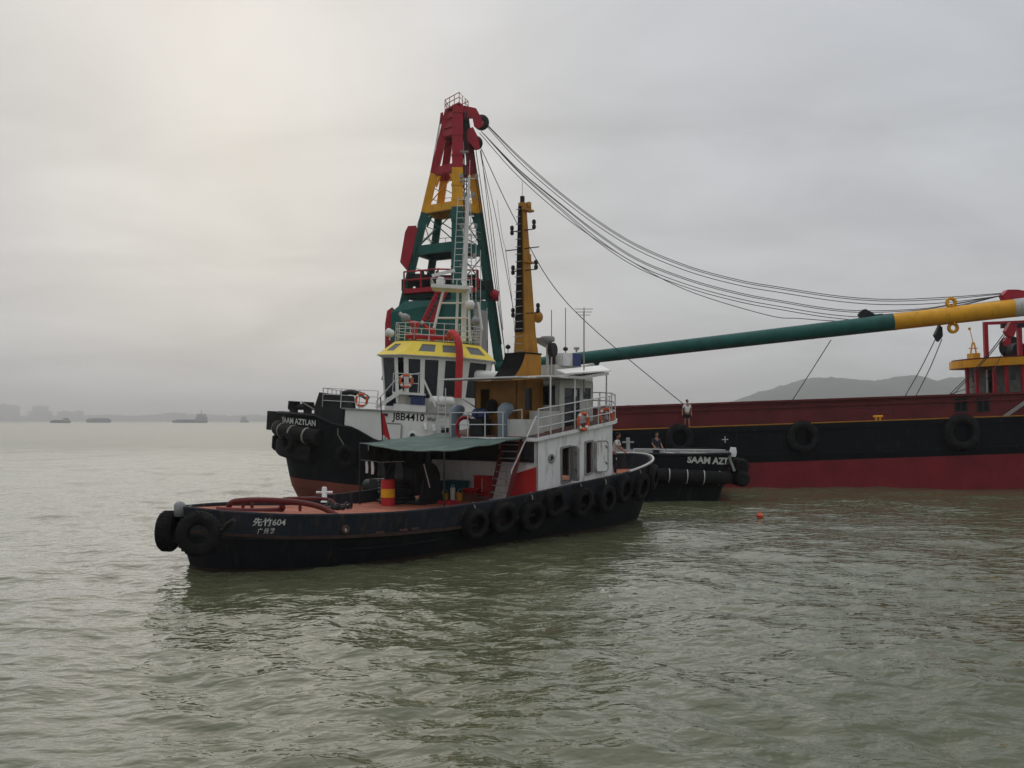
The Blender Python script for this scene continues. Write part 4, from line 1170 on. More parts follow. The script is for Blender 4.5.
# white ladder against the deckhouse end
for px in (438, 445.5): MB().tube([FT.at(px, 388, y=4.2), FT.at(px, 440, y=4.2)], 0.03, 6).build('ladder_rail', 'rail', tug)
for k in range(9):
    py = 404 + k * 4.2; MB().tube([FT.at(438, py, y=4.2), FT.at(445.5, py, y=4.2)], 0.022, 6).build('ladder_rung', 'rail', tug)
# white funnel casing aft of the wheelhouse
a, b_ = FT.at(455, 400, y=3.0), FT.at(491, 413, y=3.0)
mb = MB(); mb.prism([(a.x, zdk), (a.x, a.z + 0.15), (a.x - 0.2, a.z + 0.2), (b_.x + 0.4, a.z - 0.5), (b_.x, a.z - 0.9), (b_.x, zdk)], -3.0, 3.0, Matrix.Rotation(R(90), 4, 'X')); mb.build('engine_casing', 'white_clean', tug)
# white canvas hanging under the aft awning of the bridge
mb = MB(); n_ = 14; vs = []
for j in range(8):
    for i in range(n_ + 1):
        p = FT.at(478.5 + 10.5 * i / n_, 383 + 3.2 * j, y=3.1); vs.append((p.x, 3.1 + 0.09 * math.sin(i * 1.9 + j * 0.3) * (0.4 + j * 0.08), p.z))
fs = [(j * (n_ + 1) + i, j * (n_ + 1) + i + 1, (j + 1) * (n_ + 1) + i + 1, (j + 1) * (n_ + 1) + i) for j in range(7) for i in range(n_)]
mb.add(vs, fs, True); mb.add([(v_[0], v_[1] - 0.012, v_[2]) for v_ in vs], [f[::-1] for f in fs], True); mb.build('hanging_canvas', 'cream', tug)

# wheelhouse: eight sided, walls leaning outwards, yellow visor roof with roof windows
wc = FT.at(436.5, 380, y=0.6); WX, WY = wc.x, 0.4
zb, zt, zr = zdk, FT.at(425, 356, y=2.6).z, FT.at(425, 341.5, y=2.2).z


def octa(hx, hy, ch): return [(hx - ch, hy), (hx, hy - ch), (hx, -hy + ch), (hx - ch, -hy), (-hx + ch, -hy), (-hx, -hy + ch), (-hx, hy - ch), (-hx + ch, hy)]


ob, ot = octa(2.7, 2.35, 1.35), octa(3.05, 2.6, 1.5)
wh = empty('wheelhouse', (WX, WY, 0)); wh.parent = tug
mb = MB(); W4 = []
hl = {7: [(0.06, 0.30, 0.25, 0.93), (0.42, 0.66, 0.25, 0.93), (0.74, 0.95, 0.25, 0.93)], 0: [(0.08, 0.36, 0.32, 0.95), (0.46, 0.94, 0.08, 0.95)], 6: [(0.15, 0.75, 0.3, 0.93)], 1: [(0.1, 0.45, 0.3, 0.93), (0.55, 0.9, 0.3, 0.93)], 5: [(0.1, 0.45, 0.3, 0.9), (0.55, 0.9, 0.3, 0.9)], 2: [(0.2, 0.8, 0.3, 0.93)], 3: [(0.1, 0.45, 0.3, 0.93), (0.55, 0.9, 0.3, 0.93)], 4: [(0.2, 0.8, 0.3, 0.93)]}
for i in range(8):
    a, b_ = ob[i], ob[(i + 1) % 8]; a2, b2_ = ot[i], ot[(i + 1) % 8]
    q = ((a[0], a[1], zb), (b_[0], b_[1], zb), (b2_[0], b2_[1], zt), (a2[0], a2[1], zt)); W4.append(q)
# facet 7 faces the camera (port), 0 the forward quarter, 6 the after quarter
for i in range(8): mb.wall(*W4[i], hl[i], 0.08, True)
whw = mb.build('wheelhouse_wall', 'white_clean', wh)
for i in range(8):
    for k, h in enumerate(hl[i]):
        if i == 0 and k == 0: continue
        pane(*W4[i], h, 0.05, True).build('window_pane', 'glass', wh)
# open white door with its own small pane
h = hl[0][0]; mb = pane(*W4[0], (0.30, 0.36, 0.05, 0.95), -0.03, True); mb.build('door_leaf', 'white_clean', wh)
mb = MB(); orr = octa(3.25, 2.8, 1.55); orr2 = octa(2.35, 1.95, 1.15)
Wv = []
for i in range(8):
    a, b_ = orr[i], orr[(i + 1) % 8]; a2, b2_ = orr2[i], orr2[(i + 1) % 8]
    Wv.append(((a[0], a[1], zt + 0.0), (b_[0], b_[1], zt + 0.0), (b2_[0], b2_[1], zr), (a2[0], a2[1], zr)))
hv = {7: [(0.1, 0.3, 0.25, 0.78), (0.56, 0.8, 0.25, 0.78)], 0: [(0.1, 0.34, 0.25, 0.78)], 6: [(0.2, 0.62, 0.25, 0.78)], 1: [(0.2, 0.5, 0.25, 0.78)]}
hv = {7: [(0.08, 0.36, 0.28, 0.8), (0.5, 0.78, 0.28, 0.8)], 0: [(0.5, 0.82, 0.28, 0.8)], 6: [(0.2, 0.75, 0.28, 0.8)], 1: [(0.2, 0.5, 0.28, 0.8)]}
for i in range(8): mb.wall(*Wv[i], hv.get(i, ()), 0.06, True)
mb.add([(p[0], p[1], zr) for p in orr2], [tuple(range(7, -1, -1))]); mb.add([(p[0], p[1], zr + 0.03) for p in orr2], [tuple(range(8))[::-1]])
vis = mb.build('visor_roof', 'yellow', wh)
mb = MB(); mb.add([(p[0], p[1], zt - 0.05) for p in orr] + [(p[0], p[1], zt) for p in orr], [(i, (i + 1) % 8, 8 + (i + 1) % 8, 8 + i)[::-1] for i in range(8)] + [tuple(range(8)), tuple(range(15, 7, -1))]); mb.build('eaves', 'cream', vis)
for i, hs_ in hv.items():
    for h in hs_: pane(*Wv[i], h, 0.03, True).build('roof_window', 'visor_glass', vis)
rp = [(p[0], p[1], zr + 0.03) for p in orr2]
railing(wh, rp + [rp[0]], 0.98, 3, 0.95, 0.022, 'roof_railing')
# window mullions outside, red monitor pipe
ox = WX


def WL(px, py, y): q = FT.at(px, py, y=y); return Vector((q.x - WX, q.y - WY, q.z))


pts = [WL(458, 398, 3.35), WL(459, 372, 3.35), WL(459.5, 356, 3.35), WL(458.5, 344, 3.25), WL(456, 336, 3.0), WL(452, 333, 2.6), WL(449, 336, 2.0)]
MB().tube(catmull(pts, 6), 0.2, 14).build('monitor_pipe', 'red', wh)
# fire monitors and searchlights on the roof
for px, y0 in ((414, 1.2), (432, 0.9)):
    c = WL(px, 341, y0); k = 1.0 if px == 414 else 0.75
    mb = MB(); mb.lathe([(0.22, 0), (0.22, 0.1), (0.15, 0.12), (0.15, 0.9 * k)], Matrix.Translation((c.x, c.y, zr)), 12); mb.sphere((c.x, c.y, zr + 0.95 * k), 0.24 * k, 10, 8)
    mb.tube([(c.x, c.y, zr + 0.95 * k), (c.x + 0.35, c.y, zr + 1.15 * k), (c.x + 0.75 * k, c.y, zr + 1.45 * k)], [0.14, 0.12, 0.085], 10); mo = mb.build('fire_monitor', 'red', wh)
    MB().tube([(c.x + 0.72 * k, c.y, zr + 1.43 * k), (c.x + 0.9 * k, c.y, zr + 1.57 * k)], 0.11, 10).build('monitor_nozzle', 'cream', mo)
mb = MB(); mb.tube([WL(405, 336, 1.4), WL(452, 338, 1.4)], 0.14, 10); mb.build('monitor_manifold', 'crane_red', wh)
for px, py, y0 in ((406, 318, 1.4), (476, 321, 1.2), (390, 333, 1.8)):
    c = WL(px, py, y0); mb = MB(); mb.tube([(c.x, c.y, zr), (c.x, c.y, c.z - 0.2)], 0.04, 6)
    mb.lathe([(0.05, -0.22), (0.2, -0.15), (0.24, 0.15), (0.22, 0.17)], Matrix.Translation(c) @ Euler((R(75), 0, R(60))).to_matrix().to_4x4(), 14); so = mb.build('searchlight', 'grey' if px != 390 else 'white', wh)
# white lattice mast with radar platform
mast = empty('signal_mast', WL(465, 341, 0.3)); mast.parent = wh
def ML(px, py, y): return WL(px, py, y) - mast.location
MB().tube([ML(463.5, 341, 0.3), ML(464.5, 283, 0.3), ML(468, 200, 0.3), ML(469.5, 175, 0.3)], [0.16, 0.14, 0.09, 0.06], 10).build('mast_pole', 'white_clean', mast)
MB().tube([ML(469.5, 176, 0.3), ML(470, 160, 0.3)], 0.02, 6).build('mast_tip', 'rail', mast)
for a, b_, y0 in (((431, 341), (444, 288), 0.8), ((456, 341), (458, 288), -0.6), ((470, 341), (468, 288), 0.9), ((482, 330), (478, 302), 0.5)):
    MB().tube([ML(*a, y0), ML(*b_, y0)], 0.075, 8).build('mast_leg', 'white_clean', mast)
for py, p0, p1 in ((303, 440, 466), (318, 436, 470)):
    MB().tube([ML(p0, py, 0.8), ML(p1, py, 0.6)], 0.055, 8).build('mast_brace', 'white_clean', mast)
c = ML(431, 285.5, 1.1); d = ML(471, 285.5, -0.4)
MB().b2((d.x, -0.9, c.z - 0.1), (c.x, 0.9, c.z + 0.1)).build('radar_platform', 'white_clean', mast)
railing(mast, [(d.x, 0.85, c.z + 0.1), (c.x, 0.85, c.z + 0.1), (c.x, -0.85, c.z + 0.1)], 0.3, 1, 0.7, 0.02, 'platform_railing')
e = ML(441, 281, 0.5); mb = MB(); mb.lathe([(0.22, 0), (0.26, 0.25), (0.15, 0.45)], Matrix.Translation((e.x, 0.4, c.z + 0.1)), 12); mb.build('radar_pedestal', 'white_clean', mast)
MB().bar((e.x + 0.5, 0.3, c.z + 0.62), (e.x - 0.75, 0.55, c.z + 0.95), 0.14, 0.16).build('radar_scanner', 'white_clean', mast)
for py in (178.5, 197, 228, 258): # yards with lamps
    w = {178.5: 9, 197: 5, 228: 8, 258: 6}[py]; MB().tube([ML(469 - w, py, 0.3), ML(469 + w, py + 0.3, 0.3)], 0.03, 6).build('yard', 'rail', mast)
    for q in (-1, 1): MB().lathe([(0.08, -0.12), (0.1, 0.0), (0.07, 0.14)], Matrix.Translation(ML(469 + q * w * 0.85, py - 2, 0.3)), 8).build('signal_lamp', 'grey', mast)
for px in (453, 461.5): MB().tube([ML(px, 283, 0.75), ML(px + 5, 196, 0.75)], 0.03, 6).build('mast_ladder_rail', 'rail', mast)
for k in range(14): MB().tube([ML(453 + k * 0.36, 279 - k * 6.1, 0.75), ML(461.5 + k * 0.36, 279 - k * 6.1, 0.75)], 0.02, 5, False).build('mast_rung', 'rail', mast)
for px, p1 in ((476, 228), (480.5, 250), (487, 308)): MB().tube([ML(px, 340, 0.2), ML(px, p1, 0.2)], 0.022, 6).build('whip_aerial', 'rail', mast)
MB().lathe([(0.0, -0.25), (0.24, -0.22), (0.27, 0.1), (0.15, 0.26), (0, 0.28)], Matrix.Translation(ML(470, 305, 1.0)), 12).build('satellite_dome', 'white_clean', mast)
# the mooring of tyres on this tug's port bow
for px, py, R_, lab in ((290, 441, 0.55, 'tyre hung beneath the white bow name of the black hulled tug'), (346, 455.5, 0.56, 'tyre hanging by two ropes below the white deckhouse front of the moored tug'), (377, 464, 0.52, 'tyre on the moored tug hull just beyond the green awning')):
    z = FT.at(px, py, y=4.6).z; x = FT.at(px, py, y=4.6).x
    for _ in range(4):
        h = HB.half(x, z); q = FT.at(px, py, y=h + 0.3); x, z = q.x, q.z
    h = HB.half(x, z); dn = Vector((-(HB.half(x + 0.3, z) - HB.half(x - 0.3, z)) / 0.6, 1, -0.25))
    Mx = FT.M @ facing((x, h + (0.3 if px != 290 else 0.75), z), dn, random.random() * 6)
    zz_ = interp(HB.rimt, x)
    tyre(Mx, R_, 0.34, lab, 'tyres hung on the moored tug', [FT.w((x, h + 0.3, z + R_ * 0.6)), FT.w((x + 0.5, HB.half(x + 0.5, zz_ - 0.4) + 0.15, zz_ - 0.4)), FT.w((x + 0.55, HB.half(x + 0.55, zz_ - .1) - 0.05, zz_ + 0.05))], 0.55)
c = FT.at(406, 381, y=3.85); lifebuoy(FT.M @ facing((c.x, 3.82, c.z), (0, 1, 0)), 'orange lifebuoy below the wheelhouse windows of the yellow roofed tug', 0.37)
c = FT.at(361.5, 400, y=4.05); lifebuoy(FT.M @ facing((c.x, 4.05, c.z), (0.3, 1, 0)), 'orange lifebuoy on the fore railing above the white deckhouse', 0.37)

# ------------------------------------------------------------------ weathered near tug, stern towards the camera's left
FA = Frame((-8.95, 27.8, 0), (0, 0, R(50)))
old = empty('harbour_tug', FA.loc, FA.rot)
tag(old, 'weathered dark tug with rusty red after deck, white deckhouse and ochre funnel and mast', 'tugboat')
HA = Hull((0.0, 22.3, 3.3), (0.35, 21.4, 2.75), 0.20, 1.95, 0.62, 2.2,
          [(-0.4, 1.83), (0.3, 1.70), (1.5, 1.60), (3, 1.54), (5, 1.49), (7, 1.5), (9.4, 1.58), (11.5, 1.73), (14, 1.93), (17.8, 2.2), (20.7, 2.48), (23.7, 2.9)], flare=0.75)


def deckA(x): return interp([(-0.4, 1.80), (1, 1.61), (3, 1.48), (5, 1.36), (7, 1.24), (9, 1.18), (12, 1.3), (17, 1.65), (24, 2.2)], x)


mb = MB(); HA.shell(mb, [-1.0, -0.45, 0.0, 0.06, 0.2, 0.35, 0.57, 0.66, 0.84, 1.0], mats=lambda a, b_: 1 if b_ <= 0.1 else (2 if b_ < 0.6 else 0), n=84)
hullA = mb.build('hull', ['hull_navy', 'boot', 'hull_black'], old)
for side in (-1, 1):
    ln = HA.rimline(side, 84); ii = HA.rimline(side, 84, 0, 0.11); n_ = len(ln)
    vs = [(p[0], p[1], p[2] + 0.002) for p in ln] + ii + [(p[0], p[1], p[2] + 0.05) for p in ln] + [(p[0], p[1], p[2] + 0.05) for p in ii]
    fs = []
    for i in range(n_ - 1):
        q = [(2 * n_ + i, 2 * n_ + i + 1, 3 * n_ + i + 1, 3 * n_ + i), (i, i + 1, 2 * n_ + i + 1, 2 * n_ + i), (3 * n_ + i, 3 * n_ + i + 1, n_ + i + 1, n_ + i)]
        fs += [f if side < 0 else f[::-1] for f in q]
    MB().add(vs, fs, True).build('cap_rail', 'hull_navy', hullA)
    vs = ii + [(p[0], side * max(0.0, min(abs(p[1]), HA.half(p[0], deckA(p[0])) - 0.06)), deckA(p[0]) - 0.02) for p in ii]
    MB().add(vs, [(i, i + 1, n_ + i + 1, n_ + i) if side > 0 else (n_ + i, n_ + i + 1, i + 1, i) for i in range(n_ - 1)], True).build('bulwark_inside', 'hull_navy', hullA)
r1, r2 = HA.rimline(-1, 84, 0, 0.1), HA.rimline(1, 84, 0, 0.1); n_ = len(r1)
fitA = lambda p, sd_: (p[0], sd_ * max(0.0, min(abs(p[1]), HA.half(p[0], deckA(p[0])) - 0.05)), deckA(p[0]))
MB().add([fitA(p, -1) for p in r1] + [fitA(p, 1) for p in r2], [(i, i + 1, n_ + i + 1, n_ + i) for i in range(n_ - 1)], True).build('deck', 'deck_red', old)
zrub = lambda x: interp([(-0.4, 1.18), (1.4, 1.0), (5, 0.87), (7, 0.84), (9, 0.86), (14, 1.1), (20, 1.5), (23, 1.8)], x)
for side in (-1, 1):
    mb = MB(); HA.belt(mb, zrub, 0.10, 0.09, -0.15, 21.5, side, 60); mb.build('rubbing_ledge', 'boot', hullA)
    mb = MB(); HA.belt(mb, lambda x: zrub(x) - 0.45 + 0.02 * x, 0.05, 0.06, 3.0, 21, side, 50); mb.build('lower_strake', 'hull_black', hullA)
# half-round pipe closing the stern, inner stern lip
c = FA.at(184, 509, y=0.6); MB().lathe([(0.0, -0.22), (0.16, -0.2), (0.16, 0.12), (0.1, 0.2), (0, 0.22)], Matrix.Translation((0.02, 0.55, 1.72)), 12).build('stern_roller', 'grey', old)
# name and port of registry on the quarter
a0, a1 = FA.at(251, 526, y=-2.55), FA.at(284, 526, y=-2.95)


def name_text(u, v_, W):
    x = 0.80 + (1.46 - 0.80) * u / W; z = 1.36 + v_ - 0.02 * u / W
    return Vector((x, -HA.half(x, z) - 0.012, z))


def port_text(u, v_, W):
    x = 0.92 + (1.26 - 0.92) * u / W; z = 1.13 + v_
    return Vector((x, -HA.half(x, z) - 0.012, z))


text_part('hull_name', '\u5148\u7af9604', 0.24, name_text, 'letter', hullA, 0.004)
text_part('home_port', '\u5e7f \u5dde \u6e2f', 0.17, port_text, 'letter', hullA, 0.003)
# fairlead and scuppers
c = FA.at(351, 530, y=-3.25); h = HA.half(c.x, c.z)
MB().ring([(0.07, -0.02), (0.13, -0.02), (0.13, 0.06), (0.07, 0.06)], facing((c.x, -h, c.z), (0.1, -1, 0)), 18).build('fairlead_rim', 'rust', hullA)
MB().lathe([(0.08, 0.0), (0.08, 0.02)], facing((c.x, -h, c.z), (0.1, -1, 0)), 14).build('fairlead_cover', 'cream', hullA)
for px in (385, 408, 420):
    c = FA.at(px, 532, y=-3.35); h = HA.half(c.x, 0.98); MB().b2((c.x - 0.16, -h - 0.012, 0.93), (c.x + 0.16, -h + 0.05, 1.0)).build('scupper', 'rust', hullA)
# curved towing rails over the after deck
arch = [[(228, 512), (230, 504), (238, 501), (262, 500), (295, 502), (320, 507), (338, 516)], [(217, 509.5), (250, 511), (280, 509.5), (282, 505)], [(281, 500), (290, 498.5), (325, 499), (334, 503), (336, 508)]]
for k, (pts_, yy) in enumerate(zip(arch, (0.2, -0.9, 1.6))):
    P3 = []
    for i, (px, py) in enumerate(pts_):
        t = i / (len(pts_) - 1); y = yy + {0: 0.9 - 2.4 * t, 1: 1.2 - 0.6 * t, 2: 0.6 - 0.6 * t}[k]; P3.append(FA.at(px, py, y=y))
    MB().tube(catmull(P3, 7), 0.085 if k < 2 else 0.06, 10).build('towing_rail', 'tow_red', old)
for px, py, y in ((243, 503, 0.7), (300, 504, 0.0), (252, 503, 0.6)):
    c = FA.at(px, py, y=y); MB().tube([(c.x, y, deckA(c.x)), (c.x, y, c.z)], 0.05, 8).build('rail_support', 'tow_red', old)
# chain and shackle heap
mb = MB(); rr = random.Random(5)
for k in range(26):
    c = FA.at(338 + rr.uniform(-10, 12), 507, y=0.6 + rr.uniform(-0.5, 0.9)); zc = deckA(c.x) + 0.04 + rr.uniform(0, 0.18) * (1 - abs(k - 13) / 13)
    mtx = Matrix.Translation((c.x, c.y, zc)) @ Euler((rr.uniform(0, 3), rr.uniform(0, 3), rr.uniform(0, 3))).to_matrix().to_4x4() @ Matrix.Diagonal((1, 1.6, 1, 1))
    mb.ring([(0.06, -0.02), (0.1, -0.02), (0.1, 0.02), (0.06, 0.02)], mtx, 10)
ch = mb.build('anchor_chain', 'dark'); ch.data.transform(Matrix.Translation((-7.2, -1.0, -1.2))); ch.location = FA.w((7.2, 1.0, 1.2)); ch.rotation_euler = FA.rot
tag(ch, 'rusty dark chain heap on the red after deck beside the towing rails', 'chain', kind='stuff')
# cruciform bollards


def cross_bollard(c, h, mt, r=0.09):
    mb = MB(); mb.lathe([(r * 1.5, 0), (r * 1.4, 0.04), (r, 0.06), (r, h), (r * 0.7, h + 0.04)], Matrix.Translation(c), 12)
    mb.tube([Vector(c) + Vector((-0.2, 0.2, h * 0.68)), Vector(c) + Vector((0.2, -0.2, h * 0.68))], r * 0.55, 8); return mb.build('cross_bollard', mt, old)


c = FA.at(323.5, 497, y=2.9); cross_bollard((c.x, 2.85, c.z - 0.18), 0.5, 'white')
c = FA.at(628, 446, y=1.9); cross_bollard((c.x, 1.9, c.z - 0.25), 0.62, 'grey')

# deckhouse; everything on it follows the sheer of the deck
SH = 0.124
DX0, DX1, DYW = 12.2, 16.7, 2.6


def shear(v_): return Vector((v_[0], v_[1], v_[2] + SH * (v_[0] - DX0)))


def sp(px, py, y=-DYW):            # picture point on the starboard wall -> unsheared x, z
    q = FA.at(px, py, y=y); return q.x, q.z - SH * (q.x - DX0)


ZT, ZB = 3.49, 1.2
W_, H_ = DX1 - DX0, ZT - ZB
d1 = (sp(561, 464)[0], sp(570.3, 464)[0], sp(565, 482)[1], sp(565, 447)[1])
d2 = (sp(585, 458)[0], sp(592.3, 458)[0], sp(588, 474)[1], sp(588, 441.5)[1])
hol = [((a - DX0) / W_, (b_ - DX0) / W_, (c - ZB) / H_, (d - ZB) / H_) for a, b_, c, d in (d1, d2)]
ph = sp(551, 458.5); r_ = 0.14
mb = MB()
mb.wall((DX0, -DYW, ZB), (DX1, -DYW, ZB), (DX1, -DYW, ZT), (DX0, -DYW, ZT), hol, 0.07)
mb.wall((DX0, DYW, ZB), (DX1, DYW, ZB), (DX1, DYW, ZT), (DX0, DYW, ZT), (), 0.07, True)
mb.wall((DX0, DYW, ZB - 0.2), (DX0, -DYW, ZB - 0.2), (DX0, -DYW, ZT), (DX0, DYW, ZT), (), 0.07)
fr = [(DX1 + 1.4 * math.sin(math.pi * i / 12), -DYW * math.cos(math.pi * i / 12)) for i in range(13)]
for i in range(12): mb.wall((*fr[i], ZB), (*fr[i + 1], ZB), (*fr[i + 1], ZT), (*fr[i], ZT), (), 0.07)
mb.v = [tuple(shear(v_)) for v_ in mb.v]
dh = mb.build('deckhouse', 'white', old)
# lower white wall part set behind: dark inner wall so that the doorways stay deep
for (x0, x1, z0, z1), kind in ((d1, 0), (d2, 1)):
    w = x1 - x0; lx = x1 + (0.06 if kind == 0 else 0.1)
    mb = MB()
    for (a, b_) in (((x0, z0), (x0, z1)), ((x1, z0), (x1, z1)), ((x0, z1), (x1, z1)), ((x0, z0), (x1, z0))):
        mb.bar(shear((a[0], -DYW - 0.015, a[1])), shear((b_[0], -DYW - 0.015, b_[1])), 0.05, 0.07)
    mb.build('door_coaming', 'grey', dh)
    # door leaf swung open, lying along the wall (second) or standing out (first)
    leaf = MB(); ang = R(116) if kind == 0 else R(12); L_ = 0.62 if kind == 0 else 0.68; hh = z1 - z0
    rd = 0.13; poly = []
    for cx_, cz_, a0_ in ((L_ - rd, rd, -90), (L_ - rd, hh - rd, 0), (rd, hh - rd, 90), (rd, rd, 180)):
        for q in range(5): a = R(a0_ + q * 22.5); poly.append((cx_ + rd * math.cos(a), cz_ + rd * math.sin(a)))
    mtx = Matrix.Translation(shear((lx, -DYW - 0.03, z0))) @ Matrix.Rotation(-ang, 4, 'Z') @ Matrix.Rotation(R(90), 4, 'X')
    leaf.prism(poly, 0.0, 0.06, mtx); lo = leaf.build('door_leaf', 'white' if kind else 'grey', dh)
    rim = MB(); rim.tube([mtx @ Vector((p[0] * 0.9 + L_ * 0.05, p[1] * 0.95 + hh * 0.025, 0.075)) for p in poly + poly[:1]], 0.016, 6, False); rim.build('door_gasket', 'grey', lo)
    for q in (0.25, 0.75): MB().tube([mtx @ Vector((L_ * 0.88, hh * q, 0.07)), mtx @ Vector((L_ * 0.72, hh * q + 0.1, 0.11))], 0.018, 6).build('door_dog', 'rust', lo)
MB().ring([(0.10, -0.01), (0.17, -0.01), (0.17, 0.05), (0.10, 0.05)], facing(shear((ph[0], -DYW, ph[1])), (0, -1, 0)), 20).build('porthole_rim', 'grey', dh)
MB().lathe([(0.11, 0.0), (0.11, 0.012)], facing(shear((ph[0], -DYW, ph[1])), (0, -1, 0)), 18).build('porthole_glass', 'glass', dh)
# draught of dirt: bolted rub plates below doors
for px, py in ((563, 489), (588, 483)):
    x, z = sp(px, py); MB().b2((x - 0.3, -DYW - 0.03, z + SH * (x - DX0) - 0.05), (x + 0.3, -DYW, z + SH * (x - DX0) + 0.05)).build('door_step', 'rust', dh)
# red panel and red fire cabinet on the aft wall
p0, p1 = FA.at(514, 500, x=DX0 - 0.03), FA.at(536, 472, x=DX0 - 0.03)
mb = MB(); mb.prism([(-DYW + 0.02, ZB - 0.1), (-DYW + 0.02, FA.at(536, 467, x=DX0).z), (p0.y, FA.at(514, 474, x=DX0).z), (p0.y + 0.35, ZB - 0.1)], 0, 0.03, Matrix.Translation((DX0 - 0.035, 0, 0)) @ Matrix(((0, 0, 1, 0), (1, 0, 0, 0), (0, 1, 0, 0), (0, 0, 0, 1))))
mb.build('red_side_plate', 'red', dh)
a, b_ = FA.at(473.5, 496, x=DX0 - 0.3), FA.at(487, 477, x=DX0 - 0.3)
cbx = MB(); cbx.b2((DX0 - 0.28, b_.y, a.z), (DX0 - 0.003, a.y, b_.z)); cb_ = cbx.build('fire_cabinet', 'red', dh)
MB().b2((DX0 - 0.3, b_.y - 0.03, b_.z), (DX0 - 0.003, a.y + 0.03, b_.z + 0.04)).build('cabinet_lid', 'red', cb_)
for q in range(5):
    zc = b_.z - 0.12 - q * 0.1; yc = (a.y + b_.y) / 2 - 0.07
    MB().b2((DX0 - 0.285, yc - 0.025, zc - 0.03), (DX0 - 0.279, yc + 0.025, zc + 0.03)).build('cabinet_mark', 'letter', cb_)
# dark slab laid over the upper aft wall, darkening it under the awning
MB().b2((DX0 - 0.10, -DYW + 0.12, 2.72), (DX0 - 0.003, DYW, 3.45)).build('dark_wall_band', 'dark', dh)
# upper deck slab with white edge
slab = [(DX0 - 0.12, -DYW - 0.1), (DX1, -DYW - 0.1)] + [(DX1 + 1.9 * math.sin(math.pi * i / 16), -(DYW + 0.1) * math.cos(math.pi * i / 16)) for i in range(1, 16)] + [(DX1, DYW + 0.1), (DX0 - 0.12, DYW + 0.1)]
mb = MB(); mb.prism(slab, ZT, ZT + 0.13); mb.v = [tuple(shear(v_)) for v_ in mb.v]; sl = mb.build('upper_deck', 'white', old)
mb = MB(); mb.prism([(p[0] * 0.995 + 0.07, p[1] * 0.985) for p in slab], ZT + 0.131, ZT + 0.14); mb.v = [tuple(shear(v_)) for v_ in mb.v]; mb.build('deck_covering', 'rust', sl)
ZU = ZT + 0.14


def ud(x): return ZU + SH * (x - DX0)


# railing round the upper deck, starboard and bow
rl = [(DX0 + 0.05, -DYW - 0.02), (DX0 + 1.5, -DYW - 0.02), (DX0 + 3.0, -DYW - 0.02), (DX1, -DYW - 0.02)] + [(DX1 + 1.8 * math.sin(math.pi * i / 16), -(DYW + 0.02) * math.cos(math.pi * i / 16)) for i in (2, 4, 6, 8, 10, 12, 14)]
railing(old, [(x, y, ud(x)) for x, y in rl], 0.98, 3, 0.95, 0.024, 'upper_railing')
# stairs with red stringers and white handrail
s_b = (DX0 - 0.95, deckA(DX0 - 1)); s_t = (DX0 - 0.08, ZT + 0.05)
y0, y1 = -1.18, -2.0
for y in (y0, y1): MB().bar((s_b[0], y, s_b[1]), (s_t[0], y, s_t[1]), 0.05, 0.2).build('stair_stringer', 'tow_red', old)
for k in range(9):
    t = (k + 0.6) / 9.4; MB().box((s_b[0] + (s_t[0] - s_b[0]) * t, (y0 + y1) / 2, s_b[1] + (s_t[1] - s_b[1]) * t), (0.2, 0.76, 0.035)).build('stair_tread', 'grey', old)
a, b_, c = FA.at(511.6, 491, y=-1.95), FA.at(511.6, 471, y=-1.95), FA.at(536.5, 416, y=-2.35)
MB().tube([a, b_, c], 0.03, 8).build('stair_handrail', 'white', old)
# casing, funnel and mast
CY = 1.05
mb = MB(); z0 = ud(13.0)
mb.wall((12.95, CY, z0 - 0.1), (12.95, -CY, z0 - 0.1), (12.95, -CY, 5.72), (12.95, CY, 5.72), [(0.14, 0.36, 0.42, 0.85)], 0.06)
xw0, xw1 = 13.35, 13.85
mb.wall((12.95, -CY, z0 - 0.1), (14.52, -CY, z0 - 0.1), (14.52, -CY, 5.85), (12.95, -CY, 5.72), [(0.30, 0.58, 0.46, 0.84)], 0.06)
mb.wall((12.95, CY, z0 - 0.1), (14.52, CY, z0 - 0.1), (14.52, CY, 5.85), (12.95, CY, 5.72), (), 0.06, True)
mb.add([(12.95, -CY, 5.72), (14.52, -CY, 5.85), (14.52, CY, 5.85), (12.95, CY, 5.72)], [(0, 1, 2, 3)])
cs = mb.build('engine_casing', 'casing_shade_ochre', old)
MB().b2((11.95, -2.0, 5.76), (12.94, 2.0, 5.81)).build('aft_canopy', 'white', old)
pane((12.95, -CY, z0 - 0.1), (14.52, -CY, z0 - 0.1), (14.52, -CY, 5.85), (12.95, -CY, 5.72), (0.30, 0.58, 0.46, 0.84)).build('casing_window', 'glass', cs)
MB().lathe([(0.28, 0), (0.28, 0.05), (0.2, 0.06)], facing((12.95, 0.15, 4.75), (-1, 0, 0)), 20).build('vent_opening', 'black', cs)
# funnel: concave black aft face, ochre sides
prof = [(13.25, 5.72), (13.55, 5.95), (13.8, 6.2), (14.0, 6.5), (14.12, 6.78)]
FY = 0.5
mb = MB()
for y, fl in ((-FY, False), (FY, True)):
    poly = [(x, y, z) for x, z in prof] + [(15.1, y, 6.78), (15.1, y, 5.72)]
    mb.add(poly, [tuple(range(len(poly)))[::-1] if not fl else tuple(range(len(poly)))])
mb.add([(15.1, -FY, 5.72), (15.1, FY, 5.72), (15.1, FY, 6.78), (15.1, -FY, 6.78)], [(0, 1, 2, 3)]); mb.build('funnel_side', 'mast_yellow', old)
mb = MB()
for i in range(len(prof) - 1):
    (xa, za_), (xb, zb_) = prof[i], prof[i + 1]
    mb.add([(xa - 0.02, -FY - 0.01, za_), (xb - 0.02, -FY - 0.01, zb_), (xb - 0.02, FY + 0.01, zb_), (xa - 0.02, FY + 0.01, za_)], [(0, 1, 2, 3), (3, 2, 1, 0)], True)
